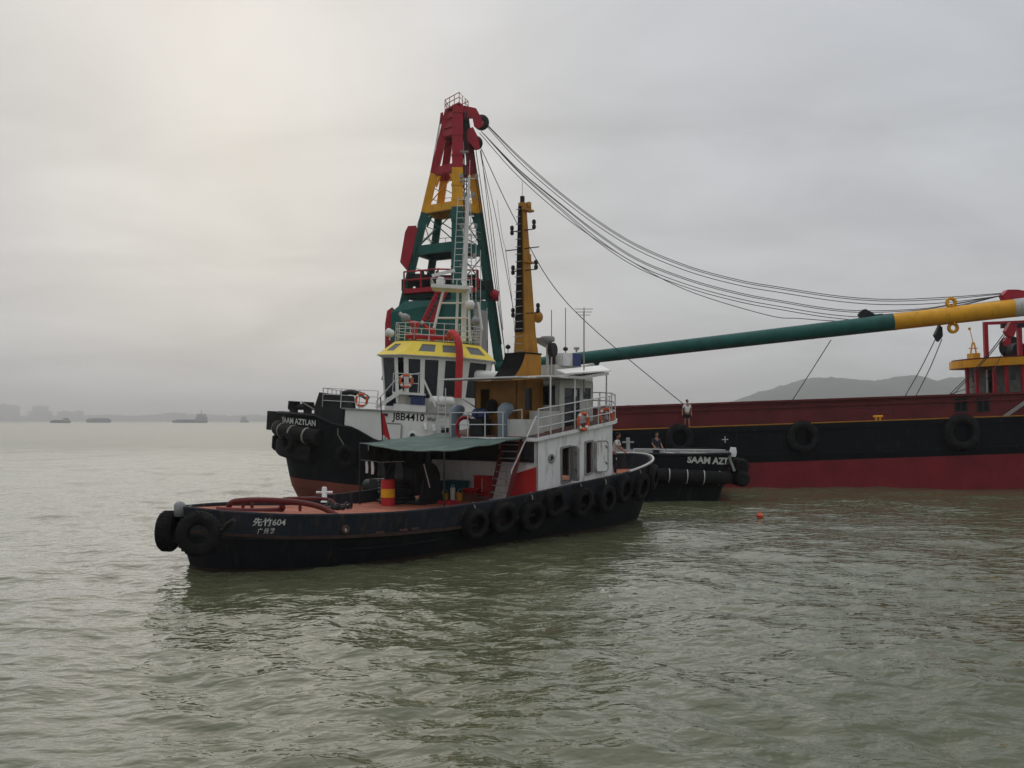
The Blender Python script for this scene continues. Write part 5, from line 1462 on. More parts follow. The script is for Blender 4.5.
mb.b2((14.08, -FY - 0.02, 6.781), (15.12, FY + 0.02, 6.84)); mb.build('funnel_aft_face', 'black', old)
# mast
mpt = lambda x, y, z: Vector((x, y, z))
mb = MB()
zs = [5.75, 7.6, 12.7]; dims = [(14.35, 15.35, 0.34), (14.40, 15.08, 0.25), (14.45, 14.64, 0.12)]
for i in range(2):
    (xa, xb, ya), (xc, xd, yc) = dims[i], dims[i + 1]; za_, zb_ = zs[i], zs[i + 1]
    v8 = [(xa, -ya, za_), (xb, -ya, za_), (xb, ya, za_), (xa, ya, za_), (xc, -yc, zb_), (xd, -yc, zb_), (xd, yc, zb_), (xc, yc, zb_)]
    mb.add(v8, [(3, 2, 1, 0), (4, 5, 6, 7), (0, 1, 5, 4), (1, 2, 6, 5), (2, 3, 7, 6), (3, 0, 4, 7)])
mo = mb.build('mast', 'mast_yellow', old)
MB().tube([(14.55, 0, 12.7), (14.55, 0, 12.95)], 0.09, 8).build('mast_cap', 'dark', mo)
MB().tube([(14.55, 0, 12.9), (14.55, 0, 13.6)], 0.012, 5).build('lightning_rod', 'rail', mo)
for k in range(20):
    z = 6.9 + k * 0.29; t = max(0, (z - 7.6) / 5.1); w = 0.25 + (0.12 - 0.25) * t - 0.03
    MB().tube([(14.3, -w, z), (14.3, w, z)], 0.018, 5, False).build('ladder_rung', 'grey', mo)
a, b_ = Vector((14.345, 0, 7.0)), Vector((14.385, 0, 12.5))
MB().bar((14.335, 0, 7.65), (14.395, 0, 12.55), 0.40, 0.012, (1, 0, 0), 0.16, 0.012).build('mast_back_plate', 'black', mo)


def arm(py, px0, px1, lamps=True, r=0.022):
    a, b_ = FA.at(px0, py, x=14.5), FA.at(px1, py, x=14.5); zc = (a.z + b_.z) / 2
    ar = MB().tube([(14.5, a.y, zc), (14.5, b_.y, zc - 0.03)], r, 6).build('crosstree', 'dark', mo)
    if lamps:
        for q in (a, b_): MB().lathe([(0.03, -0.16), (0.075, -0.12), (0.075, 0.0), (0.04, 0.03), (0.075, 0.06), (0.075, 0.18), (0.03, 0.22)], Matrix.Translation((14.5, q.y, zc + (0.02 if q is a else 0.12))), 8).build('mast_lamp', 'dark', ar)


arm(230, 512, 534); arm(248.5, 505.5, 539, False); arm(270, 513, 536); arm(313, 513, 538)
for py, w in ((210, 8), (262, 7)):
    c = FA.at(527, py, y=-0.1); mb = MB(); mb.prism([(0.0, -0.18), (0.6, -0.12), (0.6, 0.12), (0.0, 0.18)], -0.05, 0.03, Matrix.Translation((c.x - 0.3, -0.1, c.z)))
    mb.lathe([(0.09, 0.03), (0.11, 0.05), (0.11, 0.3), (0.06, 0.33)], Matrix.Translation((c.x + 0.1, -0.1, c.z)), 10); mb.build('lamp_bracket', 'mast_yellow', mo)
MB().prism([(0, -0.35), (0.75, 0), (0, 0.35)], 0, 0.04, Matrix.Translation((15.3, -0.1, 7.45)) @ Euler((0, R(28), 0)).to_matrix().to_4x4()).build('mast_bracket', 'grey', mo)
c = FA.at(537, 317, y=-0.2); MB().sphere((c.x, -0.25, c.z), (0.22, 0.2, 0.24), 10, 6).build('horn', 'mast_yellow', mo)
# aerial wires of the near tug
def awire(pts, r=0.012): return MB().tube(catmull([FA.at(px, py, y=y) for px, py, y in pts], 5), r, 4).build('aerial_wire', 'wire', mo)
awire([(505.5, 249, 0.25), (512, 300, 0.4), (518, 372, 0.5)]); awire([(505.5, 249, 0.5), (502, 235, 0.8), (497, 200, 1.2)], 0.008)
MB().tube([FA.at(505, 352, y=0.6), FA.at(504.5, 382, y=0.6)], 0.02, 6).build('aerial_pole', 'dark', old)

# wheelhouse
XH0, XH1, YH = 14.6, 16.75, 1.75
zh0, zh1 = ud(14.7) - 0.1, 5.78
mb = MB(); Wh = XH1 - XH0; Hh = zh1 - zh0


def wq(px, py): q = FA.at(px, py, y=-YH); return (q.x - XH0) / Wh, (q.z - zh0) / Hh


hd = wq(564.5, 428)[0], wq(580, 428)[0], 0.03, wq(572, 388)[1]
hw = wq(583, 390)[0], wq(594, 390)[0], wq(588, 399)[1], wq(588, 388)[1]
hw0 = max(0.03, wq(541, 390)[0]), wq(553.5, 390)[0], wq(547, 405)[1], wq(547, 388)[1]
hsd = [tuple(min(0.97, max(0.02, v_)) for v_ in h) for h in (hw0, hd, hw) if h[1] > h[0]]
q4 = ((XH0, -YH, zh0), (XH1, -YH, zh0), (XH1, -YH, zh1), (XH0, -YH, zh1))
mb.wall(*q4, hsd, 0.06)
mb.wall((XH0, YH, zh0), (XH1, YH, zh0), (XH1, YH, zh1), (XH0, YH, zh1), [(0.1, 0.32, 0.5, 0.92), (0.42, 0.66, 0.1, 0.92), (0.74, 0.95, 0.5, 0.92)], 0.06, True)
mb.wall((XH0, YH, zh0), (XH0, -YH, zh0), (XH0, -YH, zh1), (XH0, YH, zh1), [(0.72, 0.95, 0.5, 0.9), (0.05, 0.28, 0.5, 0.9)], 0.06)
fr = [(XH1 + 0.8 * math.sin(math.pi * i / 6), -YH * math.cos(math.pi * i / 6)) for i in range(7)]
for i in range(6): mb.wall((*fr[i], zh0), (*fr[i + 1], zh0), (*fr[i + 1], zh1), (*fr[i], zh1), [(0.1, 0.9, 0.52, 0.93)], 0.06)
whA = mb.build('wheelhouse', 'cream', old)
for h in (hsd[0], hsd[-1]): pane(*q4, h).build('window_pane', 'glass', whA)
for i in range(6): pane((*fr[i], zh0), (*fr[i + 1], zh0), (*fr[i + 1], zh1), (*fr[i], zh1), (0.1, 0.9, 0.52, 0.93)).build('window_pane', 'glass', whA)
mb = MB(); hd_ = hsd[1] if len(hsd) > 2 else hsd[0]
xa = XH0 + Wh * hd_[0]; xb = XH0 + Wh * hd_[1]; mb.b2((xa + 0.02, -YH + 0.05, zh0 + 0.1), (xa + (xb - xa) * 0.55, -YH + 0.1, zh0 + Hh * hd_[3] * 0.6)); mb.build('wooden_door', 'wood', whA)
mb = MB(); mb.b2((xa + 0.02, -YH + 0.05, zh0 + Hh * hd_[3] * 0.6), (xa + (xb - xa) * 0.55, -YH + 0.08, zh0 + Hh * hd_[3] - 0.02)); mb.build('door_pane', 'glass', whA)
mb = MB(); mb.b2((xa + (xb - xa) * 0.66, -YH - 0.03, zh0 + Hh * hd_[3] - 0.32), (xa + (xb - xa) * 0.74, -YH + 0.0, zh0 + Hh * hd_[3] - 0.05)); mb.build('door_notice', 'letter', whA)
# roof with wide eaves running aft over the casing side
rp_ = [(12.6, -2.0), (14.2, -2.25), (16.0, -2.35), (16.8, -2.35)] + [(16.8 + 1.35 * math.sin(math.pi * i / 10), -2.35 * math.cos(math.pi * i / 10)) for i in range(1, 10)] + [(16.8, 2.35), (16.0, 2.35), (14.2, 2.25), (12.6, 2.0)]
nrp = len(rp_)


def rz_(x): return interp([(12.6, 5.76), (13.6, 5.84), (14.5, 5.80), (15.4, 5.80), (16.5, 5.96), (18.4, 6.12)], x)


mb = MB(); inner = [(15.62, -1.2), (15.62, 1.2)]
# build as strips between starboard and port edges, leaving out the casing
xsr = [14.56 + (18.1 - 14.56) * i / 12 for i in range(13)]
def yedge(x): return interp([(12.6, 2.0), (14.2, 2.25), (16.0, 2.35), (16.8, 2.35)], x) if x <= 16.8 else 2.35 * math.sqrt(max(0.0, 1 - ((x - 16.8) / 1.36) ** 2))
vs = [];
for x in xsr: vs += [(x, -yedge(x), rz_(x)), (x, yedge(x), rz_(x)), (x, -yedge(x), rz_(x) + 0.1), (x, yedge(x), rz_(x) + 0.1)]
fs = []
for i in range(12):
    a = i * 4; b4 = a + 4; fs += [(a, a + 1, b4 + 1, b4), (a + 2, b4 + 2, b4 + 3, a + 3), (a, b4, b4 + 2, a + 2), (a + 1, a + 3, b4 + 3, b4 + 1)]
fs += [(0, 2, 3, 1), (48, 49, 51, 50)]
mb.add(vs, fs); mb.build('wheelhouse_roof', 'cream', old)
for sd_ in (-1, 1):
    mb = MB(); xsr2 = [12.5 + (14.55 - 12.5) * i / 8 for i in range(9)]; vs = []
    for x in xsr2: vs += [(x, sd_ * 1.12, rz_(x)), (x, sd_ * yedge(x), rz_(x)), (x, sd_ * 1.12, rz_(x) + 0.05), (x, sd_ * yedge(x), rz_(x) + 0.05)]
    fs = []
    for i in range(8):
        a = i * 4; b4 = a + 4; f4 = [(a, a + 1, b4 + 1, b4), (a + 2, b4 + 2, b4 + 3, a + 3), (a, b4, b4 + 2, a + 2), (a + 1, a + 3, b4 + 3, b4 + 1)]; fs += f4 if sd_ > 0 else [f[::-1] for f in f4]
    fs += [(0, 2, 3, 1), (32, 33, 35, 34)]
    mb.add(vs, fs); mb.build('side_canopy', 'white', old)
for x in (13.5, 15.0): MB().tube([(x, -2.2, ud(x)), (x, -2.2, rz_(x))], 0.03, 8).build('canopy_post', 'white', old)
for x, x2 in ((17.4, 17.0), (17.4, 17.7)): MB().tube([(x2, -2.3 + (x2 - 17.0) * 0.8, ud(17.2)), (x, -2.0, rz_(17.4))], 0.025, 6).build('roof_stay', 'rail', old)
# white sun panels on the roof
for pts_ in ([(556, 378), (566, 381), (611, 376), (601, 373.5)], ):
    a = [FA.at(px, py, y=y) for (px, py), y in zip(pts_, (-1.0, -2.3, -2.3, -1.0))]
    a = [Vector((p.x, p.y, rz_(min(p.x, 18.2)) + 0.14 + (0.22 if i in (0, 3) else 0.0))) for i, p in enumerate(a)]
    MB().add(a + [p + Vector((0, 0, 0.04)) for p in a], [(0, 1, 2, 3), (7, 6, 5, 4), (0, 4, 5, 1), (1, 5, 6, 2), (2, 6, 7, 3), (3, 7, 4, 0)]).build('roof_panel', 'white_clean', old)
a = [FA.at(557, 376, y=-0.3), FA.at(606, 374, y=-0.3), FA.at(592, 363, y=-0.3)]
MB().add([p + Vector((0, -0.03, 0)) for p in a] + [p + Vector((0, 0.03, 0)) for p in a], [(0, 1, 2), (5, 4, 3), (0, 3, 4, 1), (1, 4, 5, 2), (2, 5, 3, 0)]).build('wind_screen', 'cream', old)
# monkey island gear: dark canvas dodger, chest with blue side, radar, lamps, aerials
ZR = 5.95
a, b_ = FA.at(548, 355, y=0.0), FA.at(566, 366, y=0.0); MB().b2((a.x, -0.1, b_.z), (b_.x, 0.1, a.z)).build('canvas_dodger', 'dark', old)
MB().b2((a.x, -0.35, ZR - 0.2), (b_.x + 1.4, 0.9, b_.z)).build('monkey_island', 'cream', old)
a, b_ = FA.at(563.5, 353, y=-0.5), FA.at(572.5, 366, y=-0.5)
bx_ = MB(); bx_.b2((a.x, -0.5, b_.z), (b_.x + 0.55, 0.1, a.z)); bo = bx_.build('instrument_chest', 'white', old)
mb = MB(); mb.b2((b_.x, -0.515, b_.z), (b_.x + 0.57, -0.501, a.z + 0.02)); mb.build('chest_blue_side', 'blue', bo)
c = FA.at(547.5, 350, y=-0.3); mb = MB(); mb.tube([(c.x, -0.3, ZR - 0.2), (c.x, -0.3, FA.at(547, 345, y=-0.3).z)], 0.06, 8); zt_ = FA.at(547, 345, y=-0.3).z
mb.build('radar_post', 'rail', old)
mb = MB(); mb.lathe([(0.1, 0), (0.16, 0.1), (0.29, 0.15), (0.29, 0.3), (0.24, 0.34)], Matrix.Translation((c.x, -0.3, zt_)), 18); mb.build('radar_dome', 'grey', old)
c = FA.at(552.5, 350, y=-0.5); mb = MB(); mb.lathe([(0.06, -0.18), (0.26, -0.1), (0.29, 0.08), (0.27, 0.1)], facing((c.x, -0.5, c.z), (0.2, -1, 0)), 18); mb.build('searchlight', 'dark', old)
mb = MB(); mb.tube([(c.x, -0.45, ZR - 0.2), (c.x, -0.45, c.z)], 0.03, 6); mb.build('searchlight_post', 'rail', old)
for px, p0, p1, bulb in ((565.5, 349, 308, 349), (551.5, 340, 310, None), (508, 382, 344, 347)):
    y = -0.2 if px > 510 else 0.6
    mb = MB(); mb.tube([FA.at(px, 376 if px > 510 else 382, y=y), FA.at(px, p1, y=y)], 0.016, 5)
    if bulb: mb.sphere(FA.at(px, bulb, y=y), (0.11, 0.11, 0.09), 10, 6)
    mb.build('whip_aerial', 'dark', old)
mb = MB(); mb.tube([FA.at(584, 392, y=-1.9), FA.at(584, 312, y=-1.9)], 0.028, 6); po = mb.build('aerial_mast', 'grey', old)
for py, w in ((309, 9), (312, 7.5), (315, 6)): MB().tube([FA.at(584 - w, py, y=-1.9), FA.at(584 + w, py, y=-1.9)], 0.014, 5).build('aerial_element', 'grey', po)
MB().tube([FA.at(584, 320, y=-1.9), FA.at(584, 307.5, y=-1.9)], 0.02, 5).build('aerial_boom', 'grey', po)
mb = MB(); mb.bar(FA.at(576.5, 352, y=0), FA.at(576.5, 348.5, y=0), 0.06, 0.06); mb.bar(FA.at(574.8, 348.5, y=0), FA.at(578.4, 348.5, y=0), 0.1, 0.1); mb.build('small_lamp', 'grey', old)
# cowl ventilators on the awning deck


def cowl(px, base, topy, y, sgn, r=0.215):
    b0 = FA.at(px, base, y=y); t0_ = FA.at(px, topy, y=y); h = t0_.z
    pts = [Vector((b0.x, y, b0.z - 0.3)), Vector((b0.x, y, h - 0.55)), Vector((b0.x, y, h - 0.35)), Vector((b0.x - 0.03 * sgn, y, h - 0.22)), Vector((b0.x - 0.12 * sgn, y, h - 0.16)), Vector((b0.x - 0.22 * sgn, y, h - 0.17)), Vector((b0.x - 0.28 * sgn, y, h - 0.2))]
    o = MB().tube(pts, [r * 0.9, r * 0.9, r * 0.97, r * 1.05, r * 1.12, r * 1.18, r * 1.2], 16).build('cowl_ventilator', 'grey_blue', old)
    MB().tube([Vector((b0.x, y, b0.z - 0.02)), Vector((b0.x, y, b0.z + 0.05))], r * 1.05, 16).build('ventilator_flange', 'grey_blue', o)


cowl(454.5, 438, 406.5, 1.6, -1); cowl(503, 441, 404.5, -0.95, -1)
# railing across the aft end of the upper deck and the grey trunk
p = [FA.at(466, 437, y=0.9), FA.at(520, 430, y=-1.5)]
railing(old, [(12.1, 1.5, ud(12.1)), (12.1, -1.1, ud(12.1)), (13.0, -1.25, ud(13))], 0.9, 2, 0.85, 0.024, 'aft_railing')
MB().b2((12.3, -2.0, ud(12.3) - 0.05), (13.4, -0.9, ud(12.3) + 0.62)).build('deck_locker', 'cream', old)
MB().b2((13.5, -1.85, ud(13.4) - 0.05), (14.5, -1.2, ud(13.4) + 0.8)).build('side_bench', 'cream', old)
# green awning over the after deck
mb = MB(); na, nb_ = 22, 16; vs = []
cA, cB, cC, cD = (Vector((8.55, 2.65, 3.42)), Vector((8.35, -1.75, 3.22)), Vector((12.5, -2.25, 3.70)), Vector((12.5, 2.65, 3.74)))
for j in range(nb_ + 1):
    for i in range(na + 1):
        u, v_ = i / na, j / nb_
        p = (cA * (1 - u) + cB * u) * (1 - v_) + (cD * (1 - u) + cC * u) * v_
        sag = -0.10 * math.sin(math.pi * u) * (1 - 0.3 * v_) - 0.05 * math.sin(math.pi * ((v_ * 3) % 1)) + 0.012 * math.sin(9 * u + 5 * v_) + 0.01 * math.sin(23 * u - 11 * v_)
        vs.append(p + Vector((0, 0, sag)))
fs = [(j * (na + 1) + i, j * (na + 1) + i + 1, (j + 1) * (na + 1) + i + 1, (j + 1) * (na + 1) + i) for j in range(nb_) for i in range(na)]
mb.add(vs, fs, True); mb.add([v_ - Vector((0, 0, 0.02)) for v_ in vs], [f[::-1] for f in fs], True)
ed = [vs[i] for i in range(na + 1)] + [vs[j * (na + 1) + na] for j in range(1, nb_ + 1)]
mb.build('awning', 'tarp', old)
MB().tube([p - Vector((0, 0, 0.02)) for p in ed], 0.022, 6).build('awning_edge_pipe', 'tarp', old)
for p in (cA, cB, Vector((10.2, 2.65, 3.5))): MB().tube([(p.x, p.y, deckA(p.x)), (p.x, p.y, p.z - 0.03)], 0.03, 8).build('awning_post', 'dark', old)
# dark curtain added to darken the bright, empty port side under the awning
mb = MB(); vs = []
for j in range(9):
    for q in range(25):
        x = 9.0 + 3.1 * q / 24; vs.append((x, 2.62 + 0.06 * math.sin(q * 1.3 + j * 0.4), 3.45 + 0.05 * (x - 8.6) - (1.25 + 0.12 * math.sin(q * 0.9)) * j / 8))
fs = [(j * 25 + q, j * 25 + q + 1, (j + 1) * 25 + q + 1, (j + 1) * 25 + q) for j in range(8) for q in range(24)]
mb.add(vs, fs, True); mb.add([(v_[0], v_[1] + 0.012, v_[2]) for v_ in vs], [f[::-1] for f in fs], True); mb.build('dark_fill_curtain', 'dark', old)

# ------------------------------------------------------------------ things standing on the near tug
def place(name, local, label, cat, rz=0.0, group=None):
    o = empty(name, FA.w(local), (0, 0, FA.rot[2] + rz)); return tag(o, label, cat, group)


c = FA.at(388, 513, y=1.55); dr = place('oil_drum', (c.x, 1.55, deckA(c.x)), 'red and yellow banded oil drum standing on the after deck', 'drum')
H = 0.93
for z0_, z1_, cl in ((0, 0.30, 'red'), (0.30, 0.62, 'crane_yellow'), (0.62, H, 'red')): MB().lathe([(0.25, z0_), (0.25, z0_ + 0.01), (0.25, z1_ - 0.01), (0.25, z1_)], None, 24).build('drum_band', cl, dr)
for z in (0.02, 0.31, 0.62, H - 0.02): MB().ring([(0.247, z - 0.012), (0.264, z), (0.247, z + 0.012)], None, 24).build('drum_hoop', 'red' if z != 0.31 else 'crane_yellow', dr)
MB().lathe([(0.235, H - 0.03), (0.235, H - 0.02)], None, 24).build('drum_lid', 'red', dr)
# towing winch
c = FA.at(420, 509, y=1.0); wz = deckA(10.0); tw = place('towing_winch', (10.3, 1.75, wz), 'dark towing winch with rope drum under the green awning', 'winch')
mb = MB(); mb.lathe([(0.66, -0.8), (0.66, -0.72), (0.36, -0.7), (0.36, 0.7), (0.66, 0.72), (0.66, 0.8)], Matrix.Translation((0, 0, 0.85)) @ Matrix.Rotation(R(90), 4, 'X'), 22); mb.build('drum', 'dark', tw)
for y in (-0.95, 0.95): MB().prism([(-0.6, 0), (0.6, 0), (0.35, 1.05), (-0.35, 1.05)], -0.06, 0.06, Matrix.Translation((0, y, 0)) @ Matrix.Rotation(R(90), 4, 'X')).build('side_frame', 'dark', tw)
for k in range(11):
    MB().tube([(0.47 * math.cos(a), -0.62 + 0.125 * k, 0.85 + 0.47 * math.sin(a)) for a in [2 * math.pi * q / 18 for q in range(19)]], 0.075, 6, False).build('rope_turn', 'dark', tw)
MB().b2((-0.75, -1.2, -0.0), (0.75, 1.2, 0.09)).build('base_plate', 'dark', tw)
mb = MB(); mb.b2((-0.4, 1.2, 0.1), (0.4, 1.9, 0.8)); mb.lathe([(0.25, 0), (0.25, 0.6)], Matrix.Translation((0, 1.9, 0.5)) @ Matrix.Rotation(R(-90), 4, 'X'), 14); mb.build('motor', 'dark', tw)
MB().tube([(-0.3, -1.2, 0.6), (-0.65, -1.25, 1.45)], 0.022, 6).build('brake_lever', 'rail', tw)
# big coil of hawser hung at the awning's port edge
hc = place('hawser_coil', (9.75, 2.0, deckA(9.75)), 'dark coiled hawser between the banded drum and the winch', 'rope')
for k in range(7):
    r_ = 0.62 - 0.03 * (k % 3); MB().tube([(r_ * math.cos(a) + 0.05 * math.sin(k), r_ * math.sin(a), 0.07 + k * 0.12 + 0.03 * math.sin(3 * a + k)) for a in [2 * math.pi * q / 28 for q in range(29)]], 0.075, 7, False).build('rope_turn', 'dark', hc)
# teal box, buckets, cans
c = FA.at(457, 507, y=1.1); tb = place('storage_box', (11.7, 0.95, deckA(11.8)), 'teal green storage box against the white aft wall', 'box')
MB().b2((-0.3, -0.45, 0), (0.3, 0.45, 0.62)).build('body', 'green_box', tb); MB().b2((-0.33, -0.48, 0.62), (0.33, 0.48, 0.69)).build('lid', 'green_box', tb)
bk = place('red_basin', (11.4, -0.15, deckA(11.4) + 0.28), 'red plastic basin in front of the red fire cabinet', 'basin')
MB().lathe([(0.0, 0.0), (0.2, 0.0), (0.29, 0.17), (0.31, 0.17), (0.31, 0.19), (0.275, 0.19), (0.19, 0.03), (0, 0.03)], None, 22).build('bowl', 'red', bk)
MB().b2((-0.18, -0.2, -0.28), (0.18, 0.2, -0.001)).build('stool', 'wood', bk)
rb = place('red_tray', (10.4, 0.0, deckA(10.4)), 'flat red tray lying on deck near the towing winch', 'tray')
MB().b2((-0.22, -0.3, 0), (0.22, 0.3, 0.04)).build('base', 'crane_red', rb); MB().b2((-0.24, -0.32, 0.04), (-0.2, 0.32, 0.12)).build('side', 'crane_red', rb); MB().b2((0.2, -0.32, 0.04), (0.24, 0.32, 0.12)).build('side', 'crane_red', rb)
for k, (x, y, h, r_, cl, lb) in enumerate(((11.2, 0.55, 0.5, 0.1, 'cream', 'white plastic can beside the ochre tins under the awning'), (11.15, 0.9, 0.3, 0.15, 'mast_yellow', 'ochre tin with handle between the white can and the winch'), (11.3, 0.28, 0.32, 0.15, 'mast_yellow', 'ochre tin with handle between the white can and the red basin'))):
    cn = place('paint_tin', (x, y, deckA(x)), lb, 'tin', 0, 'tins under the awning')
    MB().lathe([(r_, 0), (r_, h * 0.9), (r_ * 0.9, h * 0.95), (r_ * 0.5, h)], None, 16).build('body', cl, cn); MB().tube([(r_ * math.cos(a), 0, h * 0.9 + 0.14 * math.sin(a)) for a in [math.pi * q / 10 for q in range(11)]], 0.008, 5).build('handle', 'rail', cn)
# lamp box on the aft wall, cloths drying on a line
mb = MB(); a, b_ = FA.at(440, 479, x=DX0 - 0.1), FA.at(447, 472, x=DX0 - 0.1); mb.b2((DX0 - 0.12, b_.y, a.z), (DX0 - 0.003, a.y, b_.z)); mb.build('junction_box', 'cream', dh)
rg = place('drying_rags', (8.6, 2.0, 2.0), 'pale rags hung to dry at the awning edge above the drum', 'rags')
for i, (dy, w, l_, cl) in enumerate(((0.35, 0.08, 0.42, 'shirt'), (0.05, 0.09, 0.45, 'shirt'), (-0.4, 0.3, 0.5, 'dark'), (-1.3, 0.3, 0.55, 'dark'))):
    mb = MB(); vs = []
    for j in range(6):
        for q in range(7): vs.append((0.03 * math.sin(q * 2.1 + j * 0.6), dy + w * (q / 6 - 0.5) * (1 + 0.1 * j), 0.75 - l_ * j / 5))
    fs = [(j * 7 + q, j * 7 + q + 1, (j + 1) * 7 + q + 1, (j + 1) * 7 + q) for j in range(5) for q in range(6)]
    mb.add(vs, fs, True); mb.add([(v_[0] + 0.01, v_[1], v_[2]) for v_ in vs], [f[::-1] for f in fs], True); mb.build('rag', cl, rg)
MB().tube([(0, 0.65, 0.8), (0, -0.4, 0.74), (0, -1.6, 0.8)], 0.008, 4).build('line', 'rope', rg)
# flag on its staff at the awning corner
fl = place('ensign_staff', (8.6, 2.75, 3.3), 'limp red flag on a thin dark staff in front of the call sign', 'flag')
base = FA.at(383.5, 444, y=2.75); fl.location = FA.w(base); topp = FA.at(380.5, 397, y=2.75) - base
MB().tube([(0, 0, -0.6), topp], 0.022, 6).build('staff', 'dark', fl)
mb = MB(); vs = []
for j in range(9):
    for q in range(6):
        t = j / 8; u = q / 5; sp_ = topp * (0.68 - 0.36 * t) if j < 7 else topp * (0.68 - 0.36 * 6 / 8)
        wv = u * (0.14 + 0.16 * t); vs.append(Vector((sp_.x + wv * 0.64, sp_.y - wv * 0.77 + 0.035 * math.sin(u * 8 + t * 2), topp.z * 0.68 - t * 0.82 - u * 0.12 * (1 + t))))
fs = [(j * 6 + q, j * 6 + q + 1, (j + 1) * 6 + q + 1, (j + 1) * 6 + q) for j in range(8) for q in range(5)]
mb.add(vs, fs, True); mb.add([v_ + Vector((0.008, 0.008, 0)) for v_ in vs], [f[::-1] for f in fs], True); mb.build('cloth', 'flag', fl)
# hose reel / red ring at the deck edge, blue bundle
c = FA.at(465, 428, y=0.9); hr = place('hose_ring', (c.x, 0.9, c.z), 'dark red hose coil hung on the railing between the two cowl ventilators', 'hose', R(35))
for k in range(4): MB().tube([(0.03 * k - 0.06, (0.33 - 0.02 * (k % 2)) * math.cos(a), (0.42 - 0.02 * k) * math.sin(a)) for a in [2 * math.pi * q / 24 for q in range(25)]], 0.04, 7, False).build('hose_turn', 'crane_red', hr)
c = FA.at(477, 409, y=0.4); bb = place('blue_bundle', (12.5, 0.35, ud(12.5)), 'stack of blue and navy bundles on the upper deck behind the railing', 'bundle')
MB().b2((-0.25, -0.3, 0), (0.25, 0.35, 0.62)).build('crate', 'dark', bb)
for k in range(4):
    MB().sphere((0.03 * k, -0.15 + 0.13 * k, 0.78 + 0.05 * (k % 2)), (0.26, 0.2, 0.2), 12, 8).build('bundle', 'blue' if k != 1 else 'navy_cloth', bb)
# foredeck: hatch, bollards
mb = MB(); mb.b2((18.9, -0.1, deckA(19.5) - 0.05), (19.7, 0.9, deckA(19.5) + 0.7)); mb.build('anchor_windlass_box', 'tow_red', old)
for y in (-0.35, 0.1): MB().lathe([(0.15, 0), (0.12, 0.05), (0.12, 0.6), (0.16, 0.63), (0.16, 0.7)], Matrix.Translation((20.3, y, deckA(20.3))), 14).build('fore_bollard', 'cream', old)
mb = MB(); ln = HA.rimline(-1, 84, 0.06)[58:] + HA.rimline(1, 84, 0.06)[50:][::-1]; mb.tube([(p[0], p[1], p[2]) for p in ln], 0.05, 8); mb.build('bow_rail', 'cream', hullA)
# tyres along the starboard side and round the stern
ordn = ['first', 'second', 'third', 'fourth', 'fifth', 'sixth', 'seventh', 'eighth', 'ninth', 'tenth', 'eleventh']
spots = [(475, 524, 0.5), (503, 517, 0.55), (532, 516, 0.54), (554.5, 503, 0.52), (582, 502, 0.56), (606, 499, 0.53), (624, 489, 0.55), (641, 487, 0.55), (653, 477, 0.52)]
for k, (px, py, R_) in enumerate(spots):
    y = -3.5
    for _ in range(5):
        q = FA.at(px, py, y=y); y = -(HA.half(q.x, max(q.z, 0.3)) + 0.2)
    sl_ = (HA.half(q.x + 0.3, q.z) - HA.half(q.x - 0.3, q.z)) / 0.6
    dn = Vector((-sl_ * 1.0 + random.uniform(-.12, .12), -1, random.uniform(-0.25, -0.02)))
    rimz = interp(HA.rimt, q.x); hr_ = HA.half(q.x, rimz)
    tyre(FA.M @ facing(q, dn, random.random() * 6), R_, 0.3 + 0.04 * random.random(), ordn[k] + ' tyre fender from the stairs end along the weathered tug side' if k else 'tyre fender at the after end of the row along the weathered tug side', 'tyres along the weathered tug', [FA.w(q + Vector((0, 0, R_ * 0.6))), FA.w((q.x, -hr_ - 0.03, rimz - 0.1)), FA.w((q.x, -hr_ + 0.06, rimz + 0.07))], 0.54)
q = FA.at(203, 533, y=-1.35)
tyre(FA.M @ facing((q.x - 0.22, q.y - 0.15, q.z), (-0.75, -0.75, -0.05), 1.0), 0.58, 0.36, 'large tyre fender flat against the stern quarter beside the white hull name', 'tyres round the weathered tug stern', [FA.w(q + Vector((0, 0, 0.35))), FA.w((q.x + 0.3, q.y + 0.3, 1.72))], 0.45)
q = FA.at(168.5, 531, y=0.9)
tyre(FA.M @ facing((q.x, q.y, q.z), (-0.72, 1.0, 0.02), 2.0), 0.56, 0.42, 'tyre fender jutting out past the end of the weathered tug stern', 'tyres round the weathered tug stern', [FA.w(q + Vector((0.1, 0, 0.4))), FA.w((q.x + 0.55, q.y - 0.3, 1.8))], 0.5)
q = FA.at(222, 533, y=-2.1)
mb = MB(); rr = random.Random(3); 
pts = [FA.at(px, py, y=y) for px, py, y in ((196, 519, -0.9), (210, 524, -1.5), (222, 531, -2.0), (228, 524, -2.35), (234, 520, -2.6))]
pts = [Vector((p.x, -HA.half(p.x, p.z) - 0.07 if p.x > 0 else p.y, p.z)) for p in pts]
MB().tube(catmull(pts, 6), 0.06, 8).build('stern_hawser', 'dark', old)
# lifebuoys on the upper rail
c = FA.at(583, 421.5, y=-2.72); lifebuoy(FA.M @ facing((c.x, -2.72, c.z), (0, -1, 0)), 'orange lifebuoy hung on the white railing below the open wheelhouse door', 0.37)
px_, py_ = 606, 417
c = FA.at(px_, py_, y=-2.45); lifebuoy(FA.M @ facing((c.x, c.y, c.z), (-0.35, -1, 0)), 'orange lifebuoy hung on the railing end ahead of the near wheelhouse', 0.37)

